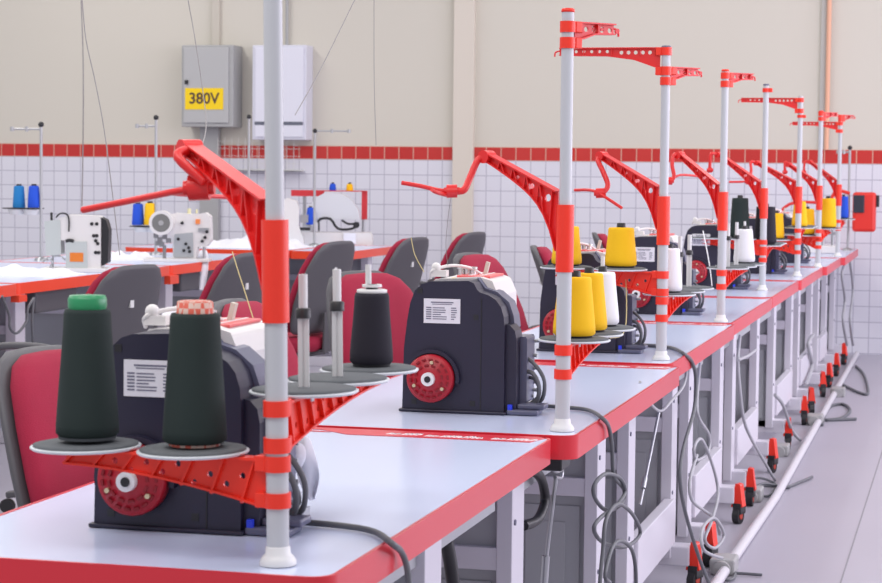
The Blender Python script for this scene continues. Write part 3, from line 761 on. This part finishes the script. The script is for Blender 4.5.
b = MB(); b.cyl(Q2(204,240,.06), Q2(204,261,.06), .008, n=8).box(*Q2(199,230,.01), *Q2(210,226,.02)); b.build('needle_bar', STEEL, r)
b = MB(); b.cyl(Q2(188,206,.07), Q2(188,212,.07), .010, n=10).cyl(Q2(196,207,.07), Q2(196,211,.07), .006, n=8); b.build('thread_post', mat('yellowish', (.72,.68,.40), .5), r)
# button machine with red rack
r = empty('bartack_machine', (-4.24, 13.426, 0.75), RZ, 'white curved bartacking machine with black arms on the far left table', 'sewing machine')
K = 1/152.
def P3(*p): return [((x-330)*K, (245-y)*K) for x, y in p]
def Q3(x, y, d=0): return ((x-330)*K, d, (245-y)*K)
fp(MB(), P3((298,232),(372,232),(374,236),(374,245),(298,245)), 0, .22).build('base', WHT, r, bevel=.008)
fp(MB(), P3((314,196),(325,190),(342,192),(352,198),(359,209),(361,219),(350,218),(318,218),(313,222),(310,232),(302,232),(304,212)), .05, .2).build('arm', mat('shell_white', (.66,.67,.70), .3), r, bevel=.012, seg=3)
b = MB(); b.tube([Q3(x,y,.03) for x,y in ((317,222),(320,218),(330,218),(338,228),(352,228),(360,223))], .009, sub=3)
b.tube([Q3(x,y,.03) for x,y in ((342,219),(349,223),(360,222))], .008, sub=3)
b.cyl(Q3(357,224,.01), Q3(357,224,.06), .022, n=12).cyl(Q3(318,222,.03), Q3(318,231,.03), .006, n=8)
b.build('clamp_lever', BLACK, r)
b = MB(); b.box(*Q3(344,244,-.02), *Q3(357,232,.01)); b.build('control_panel', CLOTH, r, bevel=.003)
r2 = empty('lockstitch_machine', (-4.412, 13.122, 0.75), RZ, 'white sewing machine right beside the nearest pole, left of the blue cone', 'sewing machine')
fp(MB(), [((x-292)*K,(246-y)*K) for x,y in ((281,200),(286,197),(296,200),(299,208),(299,226),(304,240),(304,246),(280,246))], 0, .13).build('body', WHT, r2, bevel=.012, seg=3)
fp(MB(), [((x-292)*K,(246-y)*K) for x,y in ((300,214),(308,214),(308,222),(300,222))], .02, .06).build('tension_unit', STEEL, r2)
fp(MB(), [((x-292)*K,(246-y)*K) for x,y in ((299,227),(310,227),(310,230),(299,230))], .02, .06).build('guide_plate', BLACK, r2)
# red rack
r = empty('thread_rack', (-4.24, 13.426, 0.75), RZ, 'red thread rack behind the curved bartacking machine', 'thread rack')
b = MB(); b.box(*Q3(286,195,.28), *Q3(321,188.5,.31)); b.build('crossbar', mat('rack_red', (.60,.03,.04), .4), r)
b = MB(); b.box(*Q3(361,219,.28), *Q3(367,189,.31)); b.build('upright', mat('rack_red', (.6,.03,.04)), r)
b = MB(); b.box(*Q3(320,189.6,.26), *Q3(367,188.6,.36)); b.build('shelf', mat('rack_red', (.6,.03,.04)), r)
for xx, yy in ((363,219),(300,195)): MB().cyl(Q3(xx,yy,.32), Q3(xx,245,.32), .012, n=10).build('rack_leg', STEEL, r)
rx, ry, rz_ = (-4.24, 13.426, 0.75)
def w3(x, y, d):
    a = Q3(x, y, d); return (rx+a[0]*math.cos(RZ)-a[1]*math.sin(RZ), ry+a[0]*math.sin(RZ)+a[1]*math.cos(RZ), rz_+a[2])
def small_cone(loc, h, rb, rt, m, lab, grp='small cones on the left row'):
    c = empty('thread_cone', loc, label=lab, cat='thread cone', group=grp)
    MB().lathe([(rb,0),(rb*1.02,.01),(rt,h-.008),(rt*.8,h-.002)], n=24).build('yarn', m, c)
    MB().lathe([(rt*.55,h-.004),(rt*.5,h+.008)], n=16).build('tip', BLACK, c)
small_cone(w3(330,188.5,.31), .048, .024, .020, BLU, 'small blue cone standing on top of the red rack')
small_cone(w3(348,188.5,.31), .048, .024, .021, YEL, 'small yellow cone standing on top of the red rack')
small_cone(w3(309,224,.06-.03), .118, .028, .022, BLU, 'blue cone in front of the curved bartacking machine')
b = MB(); p_ = w3(309,224,.03); b.lathe([(.03,-.006),(.03,-.001)], n=20, o=p_).cyl((p_[0],p_[1],TH),(p_[0],p_[1],p_[2]-.002),.004,n=8)
tag(b.build('spool_holder', STEEL), 'thin metal spool holder under the blue cone beside the bartacking machine', 'spool holder')
# slender metal cone stands
def slim(T, A, lab, tray=None):
    B = (T[0], T[1], TH)
    s_ = empty('cone_stand', B, 0, lab, 'thread stand', 'slim metal cone stands on the left row')
    h = T[2]-TH
    MB().cyl((0,0,0),(0,0,h),.0085,n=10).build('pole', mat('slim_metal', (.42,.42,.43), .4, metal=.3), s_)
    MB().sphere((0,0,h+.008),.016).build('pole_cap', BLACK, s_)
    MB().lathe([(.04,0),(.035,.012),(.012,.02)], n=18).build('base_flange', STEEL, s_)
    if A is not None:
        b = MB(); a0 = Vector((A[0]-B[0],A[1]-B[1],A[2]-TH)); b.cyl((0,0,a0.z),a0,.006,n=8)
        b.cyl(a0-Vector((0,0,.012)),a0+Vector((0,0,.012)),.012,n=8); m_ = a0*.5; b.cyl((m_.x,m_.y,a0.z-.014),(m_.x,m_.y,a0.z+.014),.01,n=8)
        b.build('guide_arm', mat('slim_metal', (.5,.5,.5)), s_)
    if tray:
        A, C_ = tray
        b = MB(); b.bar((A[0]-B[0],0,A[2]-TH),(C_[0]-B[0],0,A[2]-TH),.11,.006); b.build('spool_tray', BLACK, s_)
        b = MB()
        for u in (.3,.75):
            xx = (A[0]-B[0])*(1-u)+(C_[0]-B[0])*u; b.lathe([(.035,-.035),(.045,-.02),(.05,-.006)], o=(xx,0,A[2]-TH), n=16)
        b.build('tray_cup', PIN, s_)
    return s_
# ------------------------------------------------------------ cloth
def cloth_strip(name, pts, w, m, lab, th=.004):
    b = MB(); P = [Vector(p) for p in pts]; vs = []
    for i, p in enumerate(P):
        for j in range(5):
            u = (j/4-.5)*w[i]; vs.append((p.x+u, p.y+.012*math.sin(j*1.7+i*.9), p.z))
    n = len(P); b.add(vs, [(i*5+j, i*5+j+1, (i+1)*5+j+1, (i+1)*5+j) for i in range(n-1) for j in range(4)], True)
    o = b.build(name, m); s_ = o.modifiers.new('Solid','SOLIDIFY'); s_.thickness = th
    ss = o.modifiers.new('Sub','SUBSURF'); ss.levels = 1; ss.render_levels = 2
    return tag(o, lab, 'cloth')
def heap(name, c, sx, sy, h, lab, seed=1):
    rnd = random.Random(seed); b = MB(); n, m = 26, 14; vs = []
    for j in range(m+1):
        for i in range(n+1):
            u, v = i/n*2-1, j/m*2-1; e = max(0, 1-abs(u)**2.5)*max(0, 1-abs(v)**2.5)
            z = h*e**.6*(.62+.25*math.sin(7*u+seed)+.16*math.sin(13*u+5*v+seed)+.12*math.cos(9*v-4*u))
            vs.append((u*sx*(1+.05*math.sin(9*v)), v*sy, max(0, z)))
    b.add(vs, [(j*(n+1)+i, j*(n+1)+i+1, (j+1)*(n+1)+i+1, (j+1)*(n+1)+i) for j in range(m) for i in range(n)], True)
    b.add([(x, y, 0) for x, y in ((-sx,-sy),(sx,-sy),(sx,sy),(-sx,sy))], [(3,2,1,0)])
    return tag(b.build(name, CLOTH, loc=c), lab, 'cloth')

slim((-4.953, 10.4, 1.491), (-5.127, 10.4, 1.474), 'slim metal cone stand at the photo edge, holding two blue cones', ((-5.159, 10.4, 1.037), (-4.96, 10.4, 1.04)))
slim((-4.687, 11.4, 1.557), (-4.808, 11.4, 1.515), 'slim metal cone stand between the two left row machines', ((-4.833, 11.4, 0.919), (-4.648, 11.4, 0.922)))
slim((-4.643, 12.9, 1.603), None, 'slim dark metal pole in front of the white wall cabinet', None)
slim((-4.28, 13.2, 1.518), (-4.041, 13.2, 1.526), 'slim white metal cone stand with an arm pointing right', None)
slim((-0.799, 14.3, 1.444), (-0.879, 14.3, 1.423), 'slim pale pole beside the hanging red control box', None)
small_cone((-5.086, 10.4, 1.041), .122, .034, .028, BLU2, 'lighter blue cone, leftmost in the photo')
small_cone((-4.996, 10.4, 1.042), .122, .034, .028, BLU, 'royal blue cone beside the leftmost one')
small_cone((-4.801, 11.4, 0.926), .128, .036, .030, BLU, 'blue cone left of the round wheeled machine')
small_cone((-4.724, 11.4, 0.927), .132, .036, .030, YEL, 'yellow cone partly hidden behind the round wheel')

heap('cloth_pile', (-4.55, 12.75, TH+.001), .33, .22, .09, 'white cloth heaped on the far left table behind the machines', 2)
heap('cloth_pile', (-4.611, 10.806, 0.75), .17, .12, .05, 'low white cloth lying left of the round wheeled machine', 5)
heap('cloth_pile', (-4.432, 9.071, 0.75), .28, .14, .045, 'flat white cloth at the photo edge left of the orange labelled machine', 9)
cloth_strip('cloth_strip', [(-4.2, 10.913, 0.805), (-4.12, 10.705, 0.77), (-4.082, 10.622, 0.746), (-4.082, 10.623, 0.68), (-4.08, 10.588, 0.593)], [.05,.055,.05,.05,.03], CLOTH, 'white cloth strip hanging over the edge of the left row table')
cloth_strip('cloth_scrap', [(-0.971, 2.95, 0.868), (-0.966, 2.93, 0.847), (-0.967, 2.95, 0.819), (-0.967, 2.97, 0.792), (-0.964, 2.98, 0.766)], [.014,.026,.04,.034,.006], CLOTH, 'crumpled white cloth scrap on the nearest machine, right of the nearest pole')
cloth_strip('cloth_scrap', [(-0.973, 2.9, 0.865), (-0.96, 2.88, 0.845), (-0.976, 2.9, 0.817)], [.03,.03,.012], CLOTH, 'pale folded cloth end close to the nearest pole, left of the larger scrap')
heap('cloth_scrap', (-1.15, 2.92, TH+.288), .05, .05, .03, 'white crumpled scrap on top of the nearest machine between the green cones', 4)

# small white paper note on the nearest machine body
# ------------------------------------------------------------ cables
def cable(pts, r, m, lab, name='cable', cat='cable', grp=None, n=8):
    return tag(MB().tube(pts, r, n=n, sub=6).build(name, m), lab, cat, grp)
TZ = TH+.006
cable([(-1.005, 2.857, 0.756), (-0.957, 2.845, 0.756), (-0.868, 2.829, 0.756), (-0.812, 2.795, 0.756), (-0.763, 2.712, 0.756), (-0.77, 2.789, 0.729), (-0.765, 2.804, 0.695), (-0.765, 2.812, 0.628), (-0.765, 2.804, 0.543)], .0048, CABLE, 'grey power cable running over the nearest table and off its edge')
cable([(-0.927, 4.43, 0.756), (-0.861, 4.413, 0.756), (-0.792, 4.378, 0.756), (-0.733, 4.229, 0.756), (-0.733, 4.306, 0.728), (-0.73, 4.33, 0.682), (-0.73, 4.347, 0.632), (-0.73, 4.375, 0.61), (-0.735, 4.53, 0.561), (-0.74, 4.536, 0.53), (-0.74, 4.35, 0.542), (-0.74, 4.199, 0.589), (-0.74, 4.173, 0.622), (-0.73, 4.247, 0.637), (-0.725, 4.411, 0.605), (-0.725, 4.483, 0.564), (-0.725, 4.364, 0.551), (-0.73, 4.194, 0.552), (-0.735, 4.152, 0.534), (-0.735, 4.276, 0.485), (-0.735, 4.557, 0.427), (-0.735, 4.776, 0.419), (-0.73, 4.633, 0.488), (-0.72, 4.36, 0.556), (-0.72, 4.21, 0.546), (-0.72, 4.178, 0.488), (-0.72, 4.148, 0.425), (-0.72, 4.143, 0.349)], .0045, CABLE, 'long grey cable looped in rings below the second table corner')
cable([(-0.715, 4.242, 0.407), (-0.715, 4.178, 0.436), (-0.715, 4.261, 0.478), (-0.715, 4.377, 0.473), (-0.715, 4.532, 0.425), (-0.715, 4.596, 0.356), (-0.715, 4.59, 0.277)], .0045, CABLE, 'bottom grey cable ring hanging under the looped cable of the second table')
cable([(-0.985, 6.066, 0.756), (-0.914, 6.075, 0.756), (-0.839, 6.013, 0.756), (-0.779, 5.826, 0.756), (-0.77, 5.94, 0.723), (-0.765, 5.999, 0.665), (-0.76, 5.927, 0.585), (-0.75, 5.627, 0.507), (-0.745, 5.538, 0.437), (-0.74, 5.638, 0.325), (-0.73, 5.889, 0.153), (-0.72, 6.112, 0.022)], .0055, CABLE, 'grey cable bowing down from the third table edge to the floor')
cable([(-0.83, 6.603, 0.656), (-0.79, 6.228, 0.581), (-0.775, 6.165, 0.533), (-0.77, 6.381, 0.455), (-0.77, 6.364, 0.404), (-0.77, 6.095, 0.415), (-0.77, 6.02, 0.461), (-0.765, 6.167, 0.467), (-0.76, 6.446, 0.336), (-0.75, 6.481, 0.252), (-0.74, 6.248, 0.21), (-0.74, 6.081, 0.178), (-0.735, 6.298, 0.115), (-0.73, 6.493, 0.123), (-0.73, 6.214, 0.223), (-0.73, 5.923, 0.235), (-0.72, 5.897, 0.181), (-0.72, 6.361, 0.073)], .005, CABLE2, 'light grey cable looped below the third table beside the leg frame')
cable([(-0.77, 6.093, 0.43), (-0.765, 5.903, 0.383), (-0.76, 5.918, 0.322), (-0.76, 6.258, 0.233), (-0.75, 6.439, 0.179), (-0.74, 6.47, 0.126)], .005, CABLE2, 'light grey cable drooping left of the looped one on the third table stand')
cable([(-0.78, 5.028, 0.754), (-0.78, 5.131, 0.703), (-0.78, 5.38, 0.642), (-0.78, 5.606, 0.647), (-0.78, 5.849, 0.665), (-0.79, 5.983, 0.707)], .004, CABLE2, 'thin light cable sagging under the joint of second and third tables')
cable([(-0.83, 7.795, 0.656), (-0.81, 7.554, 0.586), (-0.8, 7.549, 0.476), (-0.79, 7.614, 0.358), (-0.78, 7.824, 0.257), (-0.77, 8.263, 0.11), (-0.75, 8.552, -0.009)], .006, CABLE2, 'grey cable dropping below the fourth table to the floor')
cable([(-0.81, 8.214, 0.569), (-0.8, 7.811, 0.58), (-0.8, 7.461, 0.595)], .006, CABLE2, 'short cable stub under the fourth table')
cable([(-0.8, 8.986, 0.308), (-0.79, 9.285, 0.232), (-0.77, 9.563, 0.086), (-0.75, 9.793, 0.011)], .008, CABLE2, 'grey cable running to the floor below the fifth table')
cable([(-0.83, 11.618, 0.37), (-0.83, 11.259, 0.343), (-0.83, 11.59, 0.204), (-0.82, 11.041, 0.147)], .010, CABLE2, 'pale cable hanging below the sixth table')
cable([(-0.76, 13.437, 0.707), (-0.76, 13.033, 0.642), (-0.76, 13.419, 0.463), (-0.76, 13.247, 0.345), (-0.75, 13.582, 0.159)], .009, CABLE2, 'pair of grey cables hanging below the last table, left one')
cable([(-0.745, 13.626, 0.7), (-0.745, 14.064, 0.492), (-0.745, 13.779, 0.309), (-0.745, 14.22, 0.108)], .009, CABLE2, 'grey cable hanging below the last table against the wall tiles, right one')
# floor cables
FZ = .008
def FC(pts, lab, r=.006): cable(pts, r, CABLE, lab, 'floor_cable', 'cable', 'grey cables lying on the floor beside the right row')
FC([(-0.755, 6.672, 0.008), (-0.692, 6.482, 0.008), (-0.693, 6.349, 0.008), (-0.74, 6.383, 0.008), (-0.711, 6.459, 0.008), (-0.604, 6.459, 0.008)], 'nearest grey cable end on the floor, at the bottom edge of the photo', .005)
FC([(-0.83, 7.981, 0.008), (-0.777, 8.223, 0.03), (-0.693, 8.317, 0.008), (-0.645, 8.473, 0.008), (-0.608, 8.63, 0.008)], 'grey cable end pointing right across the floor by the third table casters')
FC([(-0.829, 8.191, 0.008), (-0.816, 8.378, 0.03), (-0.739, 8.385, 0.008), (-0.737, 8.063, 0.008), (-0.808, 8.144, 0.008), (-0.793, 8.312, 0.008), (-0.671, 8.297, 0.008)], 'tangled grey cable loop on the floor beside the white pipe', .005)
FC([(-0.692, 10.444, 0.008), (-0.713, 11.217, 0.008), (-0.652, 11.44, 0.008), (-0.593, 11.162, 0.008), (-0.613, 10.78, 0.008), (-0.687, 10.664, 0.008), (-0.54, 10.76, 0.008)], 'round grey cable loop on the floor far down the aisle', .008)
FC([(-0.717, 12.534, 0.008), (-0.6, 12.105, 0.008), (-0.541, 12.069, 0.008), (-0.616, 13.147, 0.008), (-0.698, 13.747, 0.008)], 'grey cable bent over the floor close to the back wall', .008)
# floor conduit and boxes
o = MB().cyl((-.735,5.2,.018),(-.70,8.0,.018),.017,n=14).cyl((-.70,8.0,.018),(-.735,14.6,.018),.017,n=14).build('floor_pipe', PIPE)
tag(o, 'white conduit pipe lying along the floor beside the table casters', 'pipe')
for i, (p, lab) in enumerate((((-0.73, 6.513, 0), 'grey junction box on the floor pipe, nearest the camera'), ((-0.792, 7.994, 0), 'grey junction box on the floor pipe by the third table casters'), ((-0.802, 9.321, 0), 'grey junction box on the floor pipe, third along'), ((-0.733, 10.54, 0), 'grey junction box on the floor pipe beside the round cable loop'), ((-0.703, 11.921, 0), 'grey junction box on the floor pipe, farthest away'))):
    o = empty('junction_box', (p[0], p[1], 0), label=lab, cat='junction box', group='junction boxes on the floor pipe')
    MB().box(-.04,-.06,.0,.04,.06,.05).build('housing', BOXG, o, bevel=.006)
    for sg in (-1, 1): MB().cyl((0,sg*.08,.02),(0,sg*.06,.02),.028,n=14).build('pipe_collar', BOXG, o)
# under the second table corner
o = MB().box(-.855,4.0,.675,-.775,4.09,.702).build('mounting_block', BLACK, bevel=.003); tag(o, 'black block under the rounded corner of the second table', 'bracket')
cable([(-0.85, 4.058, 0.667), (-0.85, 4.161, 0.635), (-0.85, 4.206, 0.582), (-0.85, 4.136, 0.553), (-0.86, 4.044, 0.554)], .0105, BLACK, 'thick black hose bent under the joint of the first two tables', 'hose', 'hose')
cable([(-0.9, 3.557, 0.607), (-0.9, 3.588, 0.565), (-0.9, 3.621, 0.503)], .013, BLACK, 'thick black hose end under the nearest table', 'hose', 'hose')
o = empty('treadle_rod', (0,0,0), label='slim steel treadle rod with a hooked top below the second table corner', cat='rod')
MB().cyl((-0.83, 4.221, 0.628), (-0.85, 4.225, 0.451), .0045, n=10).build('rod', STEEL, o)
MB().tube([(-0.83, 4.155, 0.662), (-0.83, 4.22, 0.641), (-0.83, 4.286, 0.636), (-0.83, 4.276, 0.62), (-0.83, 4.21, 0.631)], .004).build('hook', STEEL, o)
MB().cyl((-0.85, 4.225, 0.46), (-0.855, 4.224, 0.365), .0085, n=10).build('coupler', STEEL, o)
o.location = (-0.855, 4.224, 0.365)
for chd in o.children: chd.location = -Vector((-0.855, 4.224, 0.365))
o = empty('treadle_rod', (0,0,0), label='slim steel treadle rod seen through the stand of the second table', cat='rod')
MB().cyl((-0.86, 5.912, 0.577), (-0.88, 5.709, 0.334), .0045, n=10).cyl((-0.875, 5.762, 0.404), (-0.877, 5.74, 0.378), .008, n=10).build('rod', STEEL, o)
o.location = (-0.88, 5.709, 0.334)
for chd in o.children: chd.location = -Vector((-0.88, 5.709, 0.334))
cable([(-3.077, 6.15, 0.7), (-3.9, 7.796, 0.713), (-3.9, 7.87, 0.633), (-3.9, 7.888, 0.59)], .004, CABLE, 'x') if False else None
cable([(-4, 8.015, 0.715), (-4, 8.081, 0.629), (-4, 8.09, 0.572), (-4, 8.157, 0.545), (-4, 8.246, 0.587), (-4, 8.266, 0.648), (-4, 8.325, 0.688)], .006, CABLE, 'grey cable hanging in a loop under the leftmost table joint')
cable([(-4.05, 8.43, 0.681), (-4.05, 8.409, 0.583), (-4.05, 8.419, 0.47)], .006, CABLE, 'grey cable dropping straight from the leftmost table joint')
# threads
def thread(pts, m, lab, r=.0009): tag(MB().tube(pts, r, n=5, sub=5).build('thread', m), lab, 'thread', 'loose threads')
thread([(-1.217, 3.3, 1.131), (-1.17, 3.2, 1.105), (-1.119, 3.1, 1.069), (-1.068, 3, 1.031)], THREADY, 'yellow thread slanting down to the nearest machine left of the red sleeve')
thread([(-1.228, 4.5, 1.119), (-1.205, 4.45, 1.082), (-1.17, 4.4, 1.047)], THREADY, 'tan thread falling over a dark chair back to the second machine')
thread([(-0.948, 5.7, 1.116), (-0.929, 5.7, 0.97), (-0.864, 5.3, 0.861), (-0.869, 5.1, 0.855)], THREADY, 'yellow thread hanging in front of the squat yellow cone', .0013)
thread([(-1.224, 2.7, 1.509), (-1.221, 2.7, 1.425), (-1.23, 2.72, 1.326), (-1.241, 2.74, 1.217)], THREADG, 'grey thread rising straight from the tip of the nearest red rod', .0009)
thread([(-1.63, 3.6, 1.587), (-1.622, 3.6, 1.512), (-1.604, 3.6, 1.437), (-1.585, 3.6, 1.343), (-1.569, 3.6, 1.23), (-1.553, 3.6, 1.107)], THREADG, 'fine grey thread curving across the wall left of the 380V cabinet', .001)
thread([(-1.417, 3.6, 1.585), (-1.401, 3.6, 1.502), (-1.342, 3.5, 1.36), (-1.16, 3, 1.301)], THREADG, 'fine thread passing in front of the 380V cabinet', .0009)
thread([(-1.093, 3.6, 1.582), (-1.126, 3.5, 1.45), (-1.139, 3.4, 1.367)], THREADG, 'fine thread slanting across the white wall cabinet', .0009)
thread([(-1.35, 4.6, 1.666), (-1.348, 4.6, 1.481), (-1.342, 4.6, 1.33)], THREADG, 'fine vertical thread above the red tile band', .0009)
thread([(-1.015, 4.1, 1.229), (-1.032, 4.1, 1.229), (-1.095, 4.3, 1.123), (-1.115, 4.4, 1.057)], THREADG, 'thread hanging from the second boom down to the second machine', .0006)
thread([(-1.003, 8, 1.046), (-0.941, 7.7, 0.939), (-0.904, 7.5, 0.86)], WYN, 'white thread looping in front of the fifth machine', .0022)

# ------------------------------------------------------------ far right end
r = empty('control_box', (-0.701, 14.2, 0.881), 0, 'red control box with a dark display hanging at the far right end', 'control box')
kx = 1/139.
MB().box(-.068,0,.0,.088,.11,.27).build('housing', mat('box_red', (.72,.03,.02), .35), r, bevel=.02)
MB().box(-.062,-.012,.13,.012,0,.25).build('display', mat('display_dark', (.035,.035,.05), .25), r, bevel=.004)
MB().box(.086,.02,.17,.108,.09,.25).build('side_knob', BLACK, r, bevel=.004)
b = MB().tube([(-.09,.05,.26),(-.18,.05,.275),(-.22,.05,.2)], .012).build('hanger', mat('box_red', (1,0,0)), r)
r = empty('pattern_sewer', (-1.05, 13.75, TH+.001), 0, 'pale machine with metal rods on the last table before the wall', 'sewing machine')
MB().box(-.2,-.1,0,.22,.12,.05).build('base', WHT, r, bevel=.006)
fp(MB(), [(-.2,.05),(-.2,.22),(-.12,.27),(.02,.25),(.03,.2),(-.08,.18),(-.09,.05)], -.03, .08).build('arm', WHT, r, bevel=.01)
MB().tube([(-.2,-.05,.2),(-.1,-.05,.32),(.1,-.05,.33),(.2,-.05,.3)], .01).build('rod_guide', REDB, r)
MB().cyl((.12,.0,.05),(.12,0,.2),.012,n=10).cyl((.18,.05,.05),(.18,.05,.18),.012,n=10).box(.02,-.04,.12,.22,-.03,.14).build('clamp_rods', STEEL, r)

# ------------------------------------------------------------ camera
cam = bpy.data.cameras.new('camera'); co = bpy.data.objects.new('camera', cam); col.objects.link(co)
rr = Vector((0.96832268, 0.2494863, 0.01038145)); uu = Vector((-0.02485765, 0.05494358, 0.99817999)); ff = Vector((-0.24846184, 0.96681838, -0.05940476))
M = Matrix.Identity(4)
for i in range(3): M[i][0] = rr[i]; M[i][1] = uu[i]; M[i][2] = -ff[i]
M[0][3], M[1][3], M[2][3] = 0, 0, 1.275
co.matrix_world = M
cam.sensor_width = 36; cam.lens = 2050*36/882; cam.clip_start = .05; cam.clip_end = 60
cam.dof.use_dof = True; cam.dof.focus_distance = 4.6; cam.dof.aperture_fstop = 15
S.camera = co

# ------------------------------------------------------------ light
w = bpy.data.worlds.new('hall_light'); S.world = w; w.use_nodes = True
w.node_tree.nodes['Background'].inputs[0].default_value = (.93, .92, 1, 1); w.node_tree.nodes['Background'].inputs[1].default_value = .64
def area(name, loc, rot, sx, sy, p, c):
    l = bpy.data.lights.new(name, 'AREA'); l.shape = 'RECTANGLE'; l.size = sx; l.size_y = sy; l.energy = p; l.color = c
    o = bpy.data.objects.new(name, l); col.objects.link(o); o.location = loc; o.rotation_euler = rot; return o
area('window_light', (3.1, 8.5, 2.2), (0, math.radians(90), 0), 2.6, 11, 340, (.91, .85, 1))
for x, pw in ((-6.5, 210), (-2.6, 120), (.3, 95)):
    area('ceiling_lamp', (x, 7.5, 4.2), (0,0,0), .5, 12, pw, (1, .97, .93))
area('ceiling_lamp', (-1.6, 1.2, 3.4), (math.radians(20),0,0), 3.0, .6, 45, (1, .97, .95))

S.view_settings.view_transform = 'Standard'; S.view_settings.look = 'None'; S.view_settings.gamma = 1
S.view_settings.exposure = 0.0; S.view_settings.use_curve_mapping = False
